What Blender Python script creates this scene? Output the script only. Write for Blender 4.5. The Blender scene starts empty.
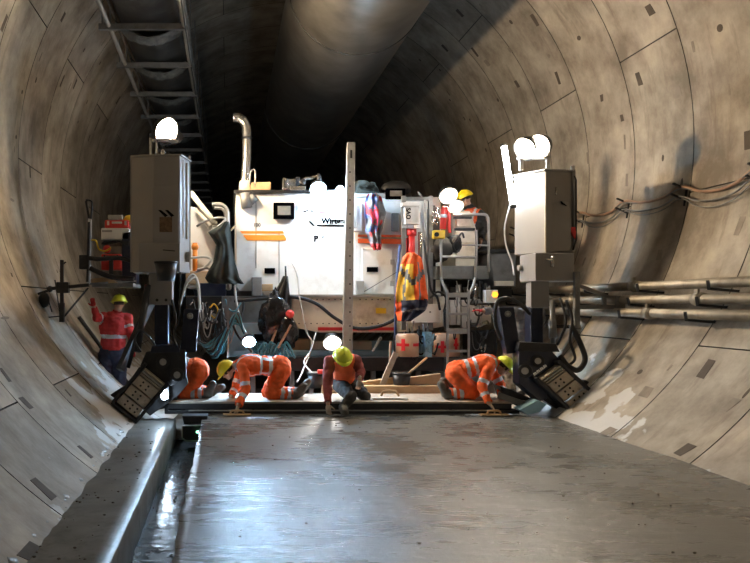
import bpy, bmesh, math, random
from mathutils import Vector, Matrix, noise
random.seed(7)
S = bpy.context.scene
COL = S.collection
PI = math.pi
# ------------------------------------------------------------ camera, world, exposure
CAMH = 1.62
cam = bpy.data.cameras.new('camera'); cam_o = bpy.data.objects.new('camera', cam); COL.objects.link(cam_o)
cam.sensor_width = 36; cam.lens = 740/750*36
cam.shift_x = (375-228)/750; cam.shift_y = (303-281.5)/750
cam.clip_start = 0.05; cam.clip_end = 300
cam_o.location = (0, 0, CAMH); cam_o.rotation_euler = (PI/2, 0, 0)
S.camera = cam_o
w = bpy.data.worlds.new('tunnel_air'); S.world = w; w.use_nodes = True
w.node_tree.nodes['Background'].inputs[0].default_value = (0.55, 0.62, 0.75, 1)
w.node_tree.nodes['Background'].inputs[1].default_value = 0.006
S.view_settings.view_transform = 'Standard'; S.view_settings.look = 'None'
S.view_settings.gamma = 1; S.view_settings.use_curve_mapping = False
S.view_settings.exposure = 0.35
# unseen fill light added behind the camera to lift the dark fronts
def area(name, loc, tgt, size, power, col):
    l = bpy.data.lights.new(name, 'AREA'); l.size = size; l.energy = power; l.color = col
    o = bpy.data.objects.new(name, l); COL.objects.link(o); o.location = loc
    o.rotation_euler = (Vector(tgt)-Vector(loc)).to_track_quat('-Z', 'Y').to_euler(); return o
area('added_fill_light', (1.0, -9.0, 7.2), (2.5, 8, 3.0), 1.2, 40, (1.0, 0.84, 0.62))
LAMPS = dict(left=290.0, right=80.0, rear=60.0)      # emission of the two tower floods and the added rear bulb

# ------------------------------------------------------------ pixel -> point at a chosen distance
def P(px, py, Y): return Vector(((px-228)*Y/740, Y, CAMH-(py-303)*Y/740))
CX, CZ, R = 1.6, 3.97, 5.0

# ------------------------------------------------------------ materials
def mat(name, col, rough=0.6, metal=0.0, emit=0.0, ecol=None, var=0.25, scale=6.0, bump=0.0, spec=0.5, dirt=None, dscale=3.0, damt=0.5, alpha=None):
    m = bpy.data.materials.new(name); m.use_nodes = True
    nt = m.node_tree; b = nt.nodes['Principled BSDF']
    b.inputs['Roughness'].default_value = rough; b.inputs['Metallic'].default_value = metal
    b.inputs['Specular IOR Level'].default_value = spec
    tc = nt.nodes.new('ShaderNodeTexCoord'); n = nt.nodes.new('ShaderNodeTexNoise')
    n.inputs['Scale'].default_value = scale; n.inputs['Detail'].default_value = 5
    nt.links.new(tc.outputs['Object'], n.inputs['Vector'])
    r = nt.nodes.new('ShaderNodeValToRGB'); c = Vector(col[:3])
    r.color_ramp.elements[0].position = 0.3; r.color_ramp.elements[1].position = 0.7
    r.color_ramp.elements[0].color = (*(c*(1-var)), 1); r.color_ramp.elements[1].color = (*[min(1, x*(1+var*0.5)) for x in c], 1)
    nt.links.new(n.outputs['Fac'], r.inputs['Fac']); out = r.outputs['Color']
    if dirt is not None:
        n2 = nt.nodes.new('ShaderNodeTexNoise'); n2.inputs['Scale'].default_value = dscale; n2.inputs['Detail'].default_value = 8
        n2.inputs['Roughness'].default_value = 0.7
        nt.links.new(tc.outputs['Object'], n2.inputs['Vector'])
        r2 = nt.nodes.new('ShaderNodeMapRange'); r2.inputs['From Min'].default_value = 0.52; r2.inputs['From Max'].default_value = 0.68
        r2.inputs['To Max'].default_value = damt
        nt.links.new(n2.outputs['Fac'], r2.inputs['Value'])
        mx = nt.nodes.new('ShaderNodeMix'); mx.data_type = 'RGBA'
        nt.links.new(r2.outputs[0], mx.inputs['Factor']); nt.links.new(out, mx.inputs['A'])
        mx.inputs['B'].default_value = (*dirt, 1); out = mx.outputs['Result']
    nt.links.new(out, b.inputs['Base Color'])
    if bump:
        bp = nt.nodes.new('ShaderNodeBump'); bp.inputs['Strength'].default_value = bump; bp.inputs['Distance'].default_value = 0.02
        nt.links.new(n.outputs['Fac'], bp.inputs['Height']); nt.links.new(bp.outputs[0], b.inputs['Normal'])
    if emit:
        b.inputs['Emission Color'].default_value = (*(ecol or col), 1); b.inputs['Emission Strength'].default_value = emit
    return m

def concrete_lining():
    m = bpy.data.materials.new('precast_concrete'); m.use_nodes = True
    nt = m.node_tree; L = nt.links.new; N = nt.nodes.new; b = nt.nodes['Principled BSDF']
    tc = N('ShaderNodeTexCoord')
    at = N('ShaderNodeAttribute'); at.attribute_name = 'tone'
    n1 = N('ShaderNodeTexNoise'); n1.inputs['Scale'].default_value = 1.3; n1.inputs['Detail'].default_value = 9; n1.inputs['Roughness'].default_value = 0.65
    L(tc.outputs['Object'], n1.inputs['Vector'])
    r = N('ShaderNodeValToRGB'); e = r.color_ramp.elements
    e[0].position = 0.33; e[0].color = (0.18, 0.15, 0.115, 1); e[1].position = 0.68; e[1].color = (0.47, 0.41, 0.33, 1)
    L(n1.outputs['Fac'], r.inputs['Fac'])
    mt = N('ShaderNodeMix'); mt.data_type = 'RGBA'; mt.blend_type = 'MULTIPLY'; mt.inputs['Factor'].default_value = 1
    L(r.outputs['Color'], mt.inputs['A']); L(at.outputs['Color'], mt.inputs['B'])
    # rust and oil smears running round the ring
    mp = N('ShaderNodeMapping'); mp.inputs['Scale'].default_value = (0.5, 2.6, 0.5); L(tc.outputs['Object'], mp.inputs['Vector'])
    n2 = N('ShaderNodeTexNoise'); n2.inputs['Scale'].default_value = 1.6; n2.inputs['Detail'].default_value = 8; n2.inputs['Roughness'].default_value = 0.7; L(mp.outputs[0], n2.inputs['Vector'])
    m2 = N('ShaderNodeMapRange'); m2.inputs['From Min'].default_value = 0.54; m2.inputs['From Max'].default_value = 0.72; m2.inputs['To Max'].default_value = 0.75
    L(n2.outputs['Fac'], m2.inputs['Value'])
    mx = N('ShaderNodeMix'); mx.data_type = 'RGBA'; L(m2.outputs[0], mx.inputs['Factor']); L(mt.outputs['Result'], mx.inputs['A']); mx.inputs['B'].default_value = (0.15, 0.115, 0.085, 1)
    # pale cement slurry at the wall foot, with cold lamp light painted in
    sx = N('ShaderNodeSeparateXYZ'); L(tc.outputs['Object'], sx.inputs[0])
    n3 = N('ShaderNodeTexNoise'); n3.inputs['Scale'].default_value = 1.9; n3.inputs['Detail'].default_value = 7; L(tc.outputs['Object'], n3.inputs['Vector'])
    ma = N('ShaderNodeMath'); ma.operation = 'MULTIPLY_ADD'; ma.inputs[1].default_value = -0.42; ma.inputs[2].default_value = 0.20; L(sx.outputs['Z'], ma.inputs[0])
    ya = N('ShaderNodeMapRange'); ya.inputs['From Min'].default_value = 8.2; ya.inputs['From Max'].default_value = 9.8; ya.inputs['To Min'].default_value = -0.35; ya.inputs['To Max'].default_value = 0
    L(sx.outputs['Y'], ya.inputs['Value'])
    mb_ = N('ShaderNodeMath'); mb_.operation = 'ADD'; L(ma.outputs[0], mb_.inputs[0]); L(n3.outputs['Fac'], mb_.inputs[1])
    mc = N('ShaderNodeMath'); mc.operation = 'ADD'; L(mb_.outputs[0], mc.inputs[0]); L(ya.outputs[0], mc.inputs[1])
    m3 = N('ShaderNodeMapRange'); m3.inputs['From Min'].default_value = 0.50; m3.inputs['From Max'].default_value = 0.53; m3.inputs['To Max'].default_value = 0.9
    L(mc.outputs[0], m3.inputs['Value'])
    my = N('ShaderNodeMix'); my.data_type = 'RGBA'; L(m3.outputs[0], my.inputs['Factor']); L(mx.outputs['Result'], my.inputs['A']); my.inputs['B'].default_value = (0.56, 0.56, 0.55, 1)
    L(my.outputs['Result'], b.inputs['Base Color'])
    b.inputs['Roughness'].default_value = 0.72
    n4 = N('ShaderNodeTexNoise'); n4.inputs['Scale'].default_value = 14; n4.inputs['Detail'].default_value = 6; L(tc.outputs['Object'], n4.inputs['Vector'])
    bp = N('ShaderNodeBump'); bp.inputs['Strength'].default_value = 0.35; bp.inputs['Distance'].default_value = 0.02
    L(n4.outputs['Fac'], bp.inputs['Height']); L(bp.outputs[0], b.inputs['Normal'])
    return m

def wet_slab():
    m = bpy.data.materials.new('wet_fresh_concrete'); m.use_nodes = True
    nt = m.node_tree; L = nt.links.new; N = nt.nodes.new; b = nt.nodes['Principled BSDF']
    tc = N('ShaderNodeTexCoord')
    def nz(sc, vec=None, det=6, rough=0.6):
        n = N('ShaderNodeTexNoise'); n.inputs['Scale'].default_value = sc; n.inputs['Detail'].default_value = det; n.inputs['Roughness'].default_value = rough
        if vec:
            mp = N('ShaderNodeMapping'); mp.inputs['Scale'].default_value = vec; L(tc.outputs['Object'], mp.inputs['Vector']); L(mp.outputs[0], n.inputs['Vector'])
        else: L(tc.outputs['Object'], n.inputs['Vector'])
        return n.outputs['Fac']
    big = nz(0.9); drag = nz(2.2, (1.0, 3.4, 1)); fine = nz(22, (0.6, 1.4, 1)); lump = nz(9, None, 8, 0.7)
    r = N('ShaderNodeValToRGB'); e = r.color_ramp.elements
    e[0].position = 0.32; e[0].color = (0.10, 0.097, 0.087, 1); e[1].position = 0.7; e[1].color = (0.21, 0.205, 0.185, 1)
    ad = N('ShaderNodeMath'); ad.operation = 'MULTIPLY_ADD'; ad.inputs[1].default_value = 0.45; L(drag, ad.inputs[0])
    h = N('ShaderNodeMath'); h.operation = 'MULTIPLY'; h.inputs[1].default_value = 0.55; L(big, h.inputs[0]); L(h.outputs[0], ad.inputs[2])
    L(ad.outputs[0], r.inputs['Fac']); L(r.outputs['Color'], b.inputs['Base Color'])
    rr = N('ShaderNodeMapRange'); rr.inputs['From Min'].default_value = 0.35; rr.inputs['From Max'].default_value = 0.65
    rr.inputs['To Min'].default_value = 0.16; rr.inputs['To Max'].default_value = 0.42; L(ad.outputs[0], rr.inputs['Value']); L(rr.outputs[0], b.inputs['Roughness'])
    b1 = N('ShaderNodeBump'); b1.inputs['Strength'].default_value = 0.45; b1.inputs['Distance'].default_value = 0.025; L(drag, b1.inputs['Height'])
    b2 = N('ShaderNodeBump'); b2.inputs['Strength'].default_value = 0.7; b2.inputs['Distance'].default_value = 0.012; L(lump, b2.inputs['Height']); L(b1.outputs[0], b2.inputs['Normal'])
    b3 = N('ShaderNodeBump'); b3.inputs['Strength'].default_value = 0.25; b3.inputs['Distance'].default_value = 0.006; L(fine, b3.inputs['Height']); L(b2.outputs[0], b3.inputs['Normal'])
    L(b3.outputs[0], b.inputs['Normal']); b.inputs['Specular IOR Level'].default_value = 0.6
    return m

M = {
 'lining': concrete_lining(), 'slab': wet_slab(),
 'joint': mat('joint_gasket', (0.05, 0.043, 0.036), 0.9),
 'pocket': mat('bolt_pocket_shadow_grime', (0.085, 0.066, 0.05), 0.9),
 'patch': mat('repair_mortar', (0.235, 0.20, 0.16), 0.85),
 'ledge': mat('cast_ledge_concrete', (0.17, 0.168, 0.155), 0.42, scale=3, var=0.35, bump=0.5, dirt=(0.05, 0.05, 0.045), dscale=5, damt=0.7),
 'gutter': mat('gutter_wet_bed', (0.07, 0.08, 0.085), 0.22, scale=5, var=0.5, bump=0.6, dirt=(0.02, 0.02, 0.02), dscale=9, damt=0.9),
 'invert': mat('dirty_invert', (0.10, 0.09, 0.075), 0.8, bump=0.4),
 'galv': mat('galvanised_duct', (0.21, 0.195, 0.175), 0.36, 0.8, scale=2, var=0.35, dirt=(0.12, 0.10, 0.08), dscale=1.6, damt=0.5),
 'seam': mat('duct_seam_dark', (0.06, 0.06, 0.055), 0.6, 0.5),
 'white': mat('white_machine_paint', (0.80, 0.78, 0.74), 0.45, scale=2.0, var=0.06, dirt=(0.42, 0.33, 0.24), dscale=1.8, damt=0.35),
 'cream': mat('cream_machine_paint', (0.78, 0.70, 0.57), 0.5, scale=3, var=0.15, dirt=(0.34, 0.25, 0.17), dscale=2.5, damt=0.6),
 'towerpaint': mat('pale_tower_paint', (0.27, 0.26, 0.25), 0.45, scale=2, var=0.08, dirt=(0.30, 0.27, 0.23), dscale=2.5, damt=0.4),
 'grey': mat('grey_steel', (0.20, 0.20, 0.195), 0.5, 0.3, dirt=(0.10, 0.08, 0.06), dscale=5),
 'lgrey': mat('light_grey_steel', (0.42, 0.41, 0.39), 0.45, 0.4, dirt=(0.22, 0.18, 0.14), dscale=6),
 'dark': mat('black_steel', (0.022, 0.022, 0.024), 0.5, 0.2, dirt=(0.07, 0.06, 0.05), dscale=6, damt=0.4),
 'navy': mat('navy_machine_paint', (0.010, 0.015, 0.036), 0.35, 0.1, dirt=(0.06, 0.055, 0.05), dscale=6, damt=0.4),
 'rubber': mat('black_rubber_hose', (0.016, 0.016, 0.017), 0.42),
 'teal': mat('blue_lit_hydraulic_hose', (0.03, 0.16, 0.22), 0.4),  # blue lamp light on the hoses put into their base colour
 'whose': mat('white_hose', (0.62, 0.62, 0.60), 0.4),
 'orange': mat('orange_stripe_paint', (0.86, 0.27, 0.03), 0.45, var=0.08),
 'red': mat('red_paint', (0.62, 0.03, 0.03), 0.45, var=0.15, dirt=(0.3, 0.1, 0.08), damt=0.3),
 'redplastic': mat('red_plastic', (0.72, 0.05, 0.04), 0.35, var=0.12),
 'yellow': mat('yellow_plastic', (0.80, 0.50, 0.03), 0.4, var=0.12),
 'helmY': mat('yellow_helmet', (0.88, 0.66, 0.02), 0.3, var=0.06),
 'helmL': mat('lime_helmet', (0.72, 0.80, 0.06), 0.3, var=0.06),
 'hivis': mat('hi_vis_orange_cloth', (0.92, 0.13, 0.02), 0.8, scale=14, var=0.18, bump=0.4, dirt=(0.34, 0.12, 0.06), dscale=6, damt=0.35),
 'vest': mat('hi_vis_orange_vest', (0.95, 0.17, 0.05), 0.75, scale=14, var=0.15, bump=0.3),
 'redjkt': mat('red_work_jacket', (0.50, 0.035, 0.035), 0.8, scale=12, var=0.25, bump=0.4),
 'hvyel': mat('hi_vis_yellow_cloth', (0.95, 0.62, 0.08), 0.8, scale=14, var=0.15, bump=0.3),
 'silver': mat('reflective_tape', (0.62, 0.64, 0.70), 0.35, 0.3, var=0.15),
 'dkcloth': mat('dark_work_cloth', (0.045, 0.043, 0.042), 0.85, scale=12, var=0.35, bump=0.4),
 'navycloth': mat('navy_cloth', (0.02, 0.026, 0.055), 0.85, scale=12, var=0.35, bump=0.4),
 'bluecloth': mat('blue_cloth', (0.07, 0.11, 0.27), 0.85, scale=12, var=0.25, bump=0.4),
 'greycloth': mat('grey_cloth', (0.17, 0.17, 0.18), 0.85, scale=12, var=0.3, bump=0.4),
 'maroon': mat('maroon_fleece', (0.26, 0.055, 0.05), 0.9, scale=12, var=0.35, bump=0.5),
 'tancloth': mat('tan_work_cloth', (0.33, 0.26, 0.19), 0.9, scale=10, var=0.3, bump=0.5),
 'boot': mat('muddy_boot', (0.11, 0.105, 0.09), 0.7, scale=16, var=0.4, bump=0.4),
 'sole': mat('boot_sole', (0.03, 0.03, 0.03), 0.8),
 'skin': mat('skin', (0.50, 0.28, 0.19), 0.55, var=0.08),
 'glove': mat('work_glove', (0.46, 0.38, 0.30), 0.85, scale=20, var=0.3),
 'hair': mat('dark_hair', (0.03, 0.02, 0.015), 0.7),
 'eye': mat('eye', (0.05, 0.04, 0.04), 0.2),
 'tarp': mat('dark_green_tarp', (0.034, 0.042, 0.037), 0.85, scale=8, var=0.4, bump=0.4),
 'bag': mat('black_bin_bag', (0.016, 0.016, 0.017), 0.16, scale=7, var=0.3, bump=1.0),
 'stripe2': mat('red_orange_stripe_paint', (0.78, 0.13, 0.03), 0.45, var=0.08),
 'wood': mat('raw_timber', (0.55, 0.37, 0.20), 0.75, scale=5, var=0.25, dirt=(0.28, 0.20, 0.13), dscale=5, damt=0.5),
 'woodgrey': mat('cement_dusted_board', (0.44, 0.38, 0.31), 0.75, scale=6, var=0.35, dirt=(0.16, 0.14, 0.11), dscale=6, damt=0.7),
 'conveyor': mat('conveyor_belt_rubber', (0.05, 0.053, 0.055), 0.42, scale=3, var=0.4, dirt=(0.14, 0.13, 0.115), dscale=2.5, damt=0.6),
 'sheet': mat('plastic_sheet', (0.16, 0.17, 0.17), 0.2, scale=8, var=0.5, bump=0.7),
 'pipe': mat('service_pipe_steel', (0.30, 0.265, 0.21), 0.45, 0.35, scale=3, var=0.35, dirt=(0.15, 0.11, 0.08), dscale=4, damt=0.6),
 'cable_tan': mat('tan_cable', (0.33, 0.20, 0.13), 0.55),
 'cross': mat('red_cross_print', (0.75, 0.02, 0.03), 0.5, var=0.05),
 'sack': mat('pale_canister', (0.66, 0.42, 0.28), 0.55, scale=5, var=0.25),
 'chrome': mat('worn_chrome', (0.55, 0.53, 0.50), 0.25, 0.9),
 'ink': mat('black_lettering', (0.0015, 0.0015, 0.002), 1.0, spec=0.0),
 'plate': mat('steel_plate_blocks', (0.46, 0.39, 0.30), 0.5, 0.15, scale=8, var=0.35, dirt=(0.10, 0.08, 0.06), dscale=8, damt=0.7),
 'hole': mat('bolt_hole', (0.01, 0.01, 0.01), 0.9),
 'amber': mat('amber_lens', (0.9, 0.35, 0.02), 0.3, emit=2.0, ecol=(1, 0.35, 0.03)),
 'greenled': mat('green_led', (0.2, 1, 0.5), 0.3, emit=6.0, ecol=(0.25, 1.0, 0.5)),
 'glass': mat('floodlight_glass', (0.20, 0.18, 0.15), 0.12, var=0.3),
 'bluelit': mat('blue_lit_steel', (0.28, 0.50, 0.64), 0.45, var=0.2),  # steel under the machine, blue lamp light painted into its colour
}
def emis(name, col, st):
    m = bpy.data.materials.new(name); m.use_nodes = True; nt = m.node_tree
    nt.nodes.remove(nt.nodes['Principled BSDF']); e = nt.nodes.new('ShaderNodeEmission')
    e.inputs[0].default_value = (*col, 1); e.inputs[1].default_value = st
    nt.links.new(e.outputs[0], nt.nodes['Material Output'].inputs[0]); return m

# ------------------------------------------------------------ mesh helpers
def frame(d, up=Vector((0, 0, 1))):
    d = d.normalized()
    if abs(d.dot(up)) > 0.98: up = Vector((0, 1, 0))
    x = up.cross(d).normalized(); y = d.cross(x).normalized()
    return x, y, d
def curve(pts, n=8):
    """Catmull-Rom through the points"""
    pts = [Vector(p) for p in pts]
    if len(pts) < 3: return pts
    q = [pts[0]*2-pts[1]] + pts + [pts[-1]*2-pts[-2]]; out = []
    for i in range(1, len(q)-2):
        a, b, c, d = q[i-1:i+3]
        for k in range(n):
            t = k/n
            out.append(0.5*((2*b)+(c-a)*t+(2*a-5*b+4*c-d)*t*t+(3*b-a-3*c+d)*t**3))
    out.append(pts[-1]); return out
class MB:
    def __init__(s): s.v = []; s.f = []; s.m = []; s.sm = []; s.mi = 0
    def face(s, idx, smooth=False): s.f.append(tuple(idx)); s.m.append(s.mi); s.sm.append(smooth)
    def box(s, c, sz, rot=None):
        c = Vector(c); h = Vector(sz)/2; b = len(s.v)
        for i in (-1, 1):
            for j in (-1, 1):
                for k in (-1, 1):
                    p = Vector((i*h.x, j*h.y, k*h.z)); s.v.append(c+(rot @ p if rot else p))
        for q in ((0, 1, 3, 2), (4, 6, 7, 5), (0, 4, 5, 1), (2, 3, 7, 6), (0, 2, 6, 4), (1, 5, 7, 3)): s.face([b+x for x in q])
        return s
    def bx(s, x0, x1, y0, y1, z0, z1): return s.box(((x0+x1)/2, (y0+y1)/2, (z0+z1)/2), (abs(x1-x0), abs(y1-y0), abs(z1-z0)))
    def pbox(s, px0, py0, px1, py1, Y, dep):   # box whose front face covers the pixel rectangle at distance Y
        a = P(px0, py1, Y); b = P(px1, py0, Y); return s.bx(a.x, b.x, Y, Y+dep, a.z, b.z)
    def beam(s, p, q, w, h=None, up=Vector((0, 0, 1))):
        p, q = Vector(p), Vector(q); x, y, d = frame(q-p, up); h = h or w
        return s.box((p+q)/2, (w, h, (q-p).length), Matrix((x, y, d)).transposed())
    def tube(s, pts, r, n=8, cap=True):
        pts = [Vector(p) for p in pts]; b = len(s.v); up = None
        for i, p in enumerate(pts):
            d = (pts[min(i+1, len(pts)-1)]-pts[max(i-1, 0)])
            if d.length < 1e-6: d = Vector((0, 0, 1))
            if up is None: x, y, d = frame(d)
            else:
                d = d.normalized(); x = (up-d*up.dot(d)); x = x.normalized() if x.length > 1e-5 else frame(d)[0]; y = d.cross(x)
            up = x; rr = r[i] if isinstance(r, (list, tuple)) else r
            for k in range(n):
                a = 2*PI*k/n; s.v.append(p+(x*math.cos(a)+y*math.sin(a))*rr)
        for i in range(len(pts)-1):
            for k in range(n): s.face((b+i*n+k, b+i*n+(k+1) % n, b+(i+1)*n+(k+1) % n, b+(i+1)*n+k), True)
        if cap:
            s.face([b+k for k in range(n)][::-1]); s.face([b+(len(pts)-1)*n+k for k in range(n)])
        return s
    def ell(s, c, r, n=12, rot=None, zmin=-1.0):
        c = Vector(c); r = Vector(r) if not isinstance(r, (int, float)) else Vector((r, r, r)); b = len(s.v); m = n//2+1
        a0 = math.asin(zmin) if zmin > -1 else -PI/2
        for i in range(m):
            ph = a0+(PI/2-a0)*i/(m-1)
            for k in range(n):
                a = 2*PI*k/n; p = Vector((r.x*math.cos(ph)*math.cos(a), r.y*math.cos(ph)*math.sin(a), r.z*math.sin(ph)))
                s.v.append(c+(rot @ p if rot else p))
        for i in range(m-1):
            for k in range(n): s.face((b+i*n+k, b+i*n+(k+1) % n, b+(i+1)*n+(k+1) % n, b+(i+1)*n+k), True)
        if zmin > -1: s.face([b+k for k in range(n)][::-1])
        return s
    def prism(s, poly, y0, y1):            # polygon in XZ extruded along Y
        b = len(s.v); n = len(poly)
        for y in (y0, y1):
            for p in poly: s.v.append(Vector((p[0], y, p[1])))
        s.face([b+i for i in range(n)]); s.face([b+n+i for i in range(n)][::-1])
        for i in range(n): j = (i+1) % n; s.face((b+i, b+n+i, b+n+j, b+j))
        return s
    def pprism(s, pix, Y, dep):
        return s.prism([(P(x, y, Y).x, P(x, y, Y).z) for x, y in pix], Y, Y+dep)
    def foot(s, poly, z0, z1, z1b=None):   # footprint polygon in XY extruded in Z
        b = len(s.v); n = len(poly)
        for z in (z0, z1):
            for p in poly: s.v.append(Vector((p[0], p[1], z)))
        s.face([b+i for i in range(n)][::-1]); s.face([b+n+i for i in range(n)])
        for i in range(n): j = (i+1) % n; s.face((b+i, b+j, b+n+j, b+n+i))
        return s
    def cyl(s, p, q, r, n=14, r2=None): return s.tube([p, q], [r, r2 if r2 is not None else r], n)
    def mat_i(s, i): s.mi = i; return s
    def build(s, name, mats, parent=None, bevel=0.0, kind=None, label=None, ngon_ok=True):
        me = bpy.data.meshes.new(name); me.from_pydata([tuple(v) for v in s.v], [], s.f)
        bm = bmesh.new(); bm.from_mesh(me); bmesh.ops.recalc_face_normals(bm, faces=bm.faces); bm.to_mesh(me); bm.free()
        for p, mi, sm in zip(me.polygons, s.m, s.sm): p.material_index = mi; p.use_smooth = sm
        for m in (mats if isinstance(mats, (list, tuple)) else [mats]): me.materials.append(M[m] if isinstance(m, str) else m)
        o = bpy.data.objects.new(name, me); COL.objects.link(o)
        if parent:
            o.parent = parent; o.matrix_parent_inverse = Matrix.Translation(-parent.location)
        if bevel:
            bv = o.modifiers.new('bevel', 'BEVEL'); bv.width = bevel; bv.segments = 2; bv.limit_method = 'ANGLE'; bv.angle_limit = math.radians(40)
        if kind: o['kind'] = kind
        if label: o['label'] = label
        return o
def tag(o, label, cat, group=None, kind=None):
    o['label'] = label; o['category'] = cat
    if group: o['group'] = group
    if kind: o['kind'] = kind
    return o
def thing(name, loc, label, cat, group=None):
    o = bpy.data.objects.new(name, None); COL.objects.link(o); o.location = loc; o.empty_display_size = 0.1
    return tag(o, label, cat, group)
def hose(name, pts, r, m, parent=None, label=None, cat=None, group=None, n=8):
    o = MB().tube(curve(pts, 8), r, n).build(name, m, parent)
    if label: tag(o, label, cat, group)
    return o

# ================================================================= THE TUNNEL
RA = [-88, -35, 18, 64, 110, 155, 205, 238]
RB = [-62, -9, 44.5, 90, 129, 180, 222, 262]
W = 1.52
def lining():
    parts = {'wall_right': MB(), 'ceiling': MB(), 'wall_left': MB()}; tones = {k: [] for k in parts}
    g, gd = 0.009, 0.035
    for k in range(-8, 40):
        y0 = 8.96+W*k; a_list = RA if (k % 2) else RB
        for i in range(len(a_list)):
            a0 = a_list[i]; a1 = a_list[(i+1) % len(a_list)]
            if a1 < a0: a1 += 360
            mid = (a0+a1)/2
            if mid > 270: mid -= 360
            key = 'wall_right' if -90 <= mid < 52 else ('ceiling' if mid < 125 else 'wall_left')
            mb = parts[key]; n = max(6, int((a1-a0)/2.5)); b = len(mb.v)
            t = 0.86+random.random()*0.22; tint = (t, t*(0.985+random.random()*0.02), t*(0.96+random.random()*0.05))
            ga = math.degrees(g/R); tw = 1.6*random.choice((-1, 1)) if i in (2, 5) else 0
            def ring(y, r, twist, aa0, aa1):
                for q in range(n+1):
                    a = math.radians(aa0+(aa1-aa0)*q/n); mb.v.append(Vector((CX+r*math.cos(a), y, CZ+r*math.sin(a))))
            ring(y0+g, R, 0, a0+ga, a1-ga); ring(y0+W-g, R, 0, a0+ga, a1-ga)
            ring(y0+g, R+gd, 0, a0+ga, a1-ga); ring(y0+W-g, R+gd, 0, a0+ga, a1-ga)
            m = n+1
            mb.mi = 0
            for q in range(n): mb.face((b+q, b+q+1, b+m+q+1, b+m+q), True)
            c0 = len(mb.v)
            ring(y0+g, R, 0, a0+ga, a1-ga); ring(y0+W-g, R, 0, a0+ga, a1-ga)
            mb.mi = 1
            for q in range(n):
                mb.face((c0+q, b+2*m+q, b+2*m+q+1, c0+q+1)); mb.face((c0+m+q, c0+m+q+1, b+3*m+q+1, b+3*m+q))
            mb.face((c0, c0+m, b+3*m, b+2*m)); mb.face((c0+n, b+2*m+n, b+3*m+n, c0+m+n))
            tones[key] += [tint]*(len(mb.v)-b)
            # backing strip closing the joints
            ring2 = len(mb.v)
            ring(y0-0.03, R+gd, 0, a0-0.5, a1+0.5); ring(y0+W+0.03, R+gd, 0, a0-0.5, a1+0.5)
            for q in range(n): mb.face((ring2+q, ring2+q+1, ring2+m+q+1, ring2+m+q))
            tones[key] += [(0.3, 0.3, 0.3)]*(len(mb.v)-ring2)
    return parts, tones
parts, tones = lining()
# bolt pockets, mortar patches and bolt holes where the photo shows them (a ray meets the lining)
def hit(px, py):
    dx, dz = (px-228)/740, -(py-303)/740; ox, oz = -CX, CAMH-CZ
    A = dx*dx+dz*dz; B = 2*(ox*dx+oz*dz); C_ = ox*ox+oz*oz-R*R; t = (-B+math.sqrt(B*B-4*A*C_))/(2*A)
    return math.atan2(oz+dz*t, ox+dx*t), t
def wallkey(a):
    d = math.degrees(a)
    if d < -90: d += 360
    return 'wall_right' if d < 52 else ('ceiling' if d < 125 else 'wall_left')
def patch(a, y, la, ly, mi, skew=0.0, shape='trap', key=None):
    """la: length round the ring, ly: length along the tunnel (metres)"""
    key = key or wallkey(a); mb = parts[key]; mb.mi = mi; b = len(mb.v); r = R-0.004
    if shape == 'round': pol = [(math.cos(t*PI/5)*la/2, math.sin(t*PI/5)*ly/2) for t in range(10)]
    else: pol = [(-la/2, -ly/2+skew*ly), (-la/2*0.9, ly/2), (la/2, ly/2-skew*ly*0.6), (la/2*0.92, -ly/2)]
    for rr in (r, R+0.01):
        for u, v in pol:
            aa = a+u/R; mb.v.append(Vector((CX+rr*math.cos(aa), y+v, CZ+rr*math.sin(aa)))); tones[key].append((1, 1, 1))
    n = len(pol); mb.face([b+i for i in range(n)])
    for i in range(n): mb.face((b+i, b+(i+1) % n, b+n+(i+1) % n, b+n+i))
PK = [(535,20,.3,.12,2),(639,79,.26,.08,2),(678,92,.2,.1,3),(663,158,.12,.05,2),(460,13,.25,.12,2),(511,22,.12,.08,2),(475,52,.3,.1,2),(487,63,.2,.1,3),
 (558,78,.3,.1,2),(549,56,.1,.08,3),(602,98,.14,.1,2),(622,118,.14,.06,2),(625,142,.3,.05,3),(627,180,.26,.05,3),(650,10,.2,.1,2),(720,28,.12,.1,2),(749,140,.3,.12,2),
 (517,84,.2,.08,2),(510,50,.14,.08,3),(579,38,.1,.1,2),(498,100,.1,.08,2),(445,48,.25,.12,2),(428,30,.12,.1,3),(706,369,.32,.1,2),(685,450,.22,.16,2),(731,405,.22,.14,3),(640,372,.1,.08,2),
 (608,432,.2,.2,3),(646,392,.2,.14,3),(680,315,.08,.08,3),(660,255,.2,.1,3),(620,250,.12,.08,3),(740,226,.3,.12,3),(584,262,.2,.06,3),(588,158,.26,.05,3),
 (4,23,.3,.1,2),(63,17,.2,.06,2),(62,81,.28,.06,2),(75,84,.24,.05,2),(36,80,.12,.05,2),(22,92,.08,.05,2),(16,137,.08,.06,2),(30,172,.24,.05,2),(97,124,.4,.05,2),(89,138,.2,.05,2),(78,122,.08,.04,2),(50,110,.2,.04,3),
 (43,489,.3,.16,2),(85,452,.24,.1,2),(32,552,.16,.2,2),(26,403,.2,.1,2),(5,375,.22,.1,2),(68,393,.14,.05,2),(88,402,.12,.04,3),(5,318,.05,.3,3),(100,63,.1,.05,2),(12,200,.06,.2,3),(84,50,.1,.05,2),(118,100,.25,.05,2),
 (450,100,.08,.06,2),(470,120,.1,.06,2),(440,70,.08,.06,2),(486,150,.12,.06,2),(420,60,.1,.06,2)]
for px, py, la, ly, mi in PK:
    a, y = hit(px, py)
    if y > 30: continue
    patch(a, y, la*0.85, ly*1.15, {2: 2, 3: 3, 4: 4}[mi], 0.3*random.choice((-1, 1)), 'round' if la < 0.13 else 'trap')
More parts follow.
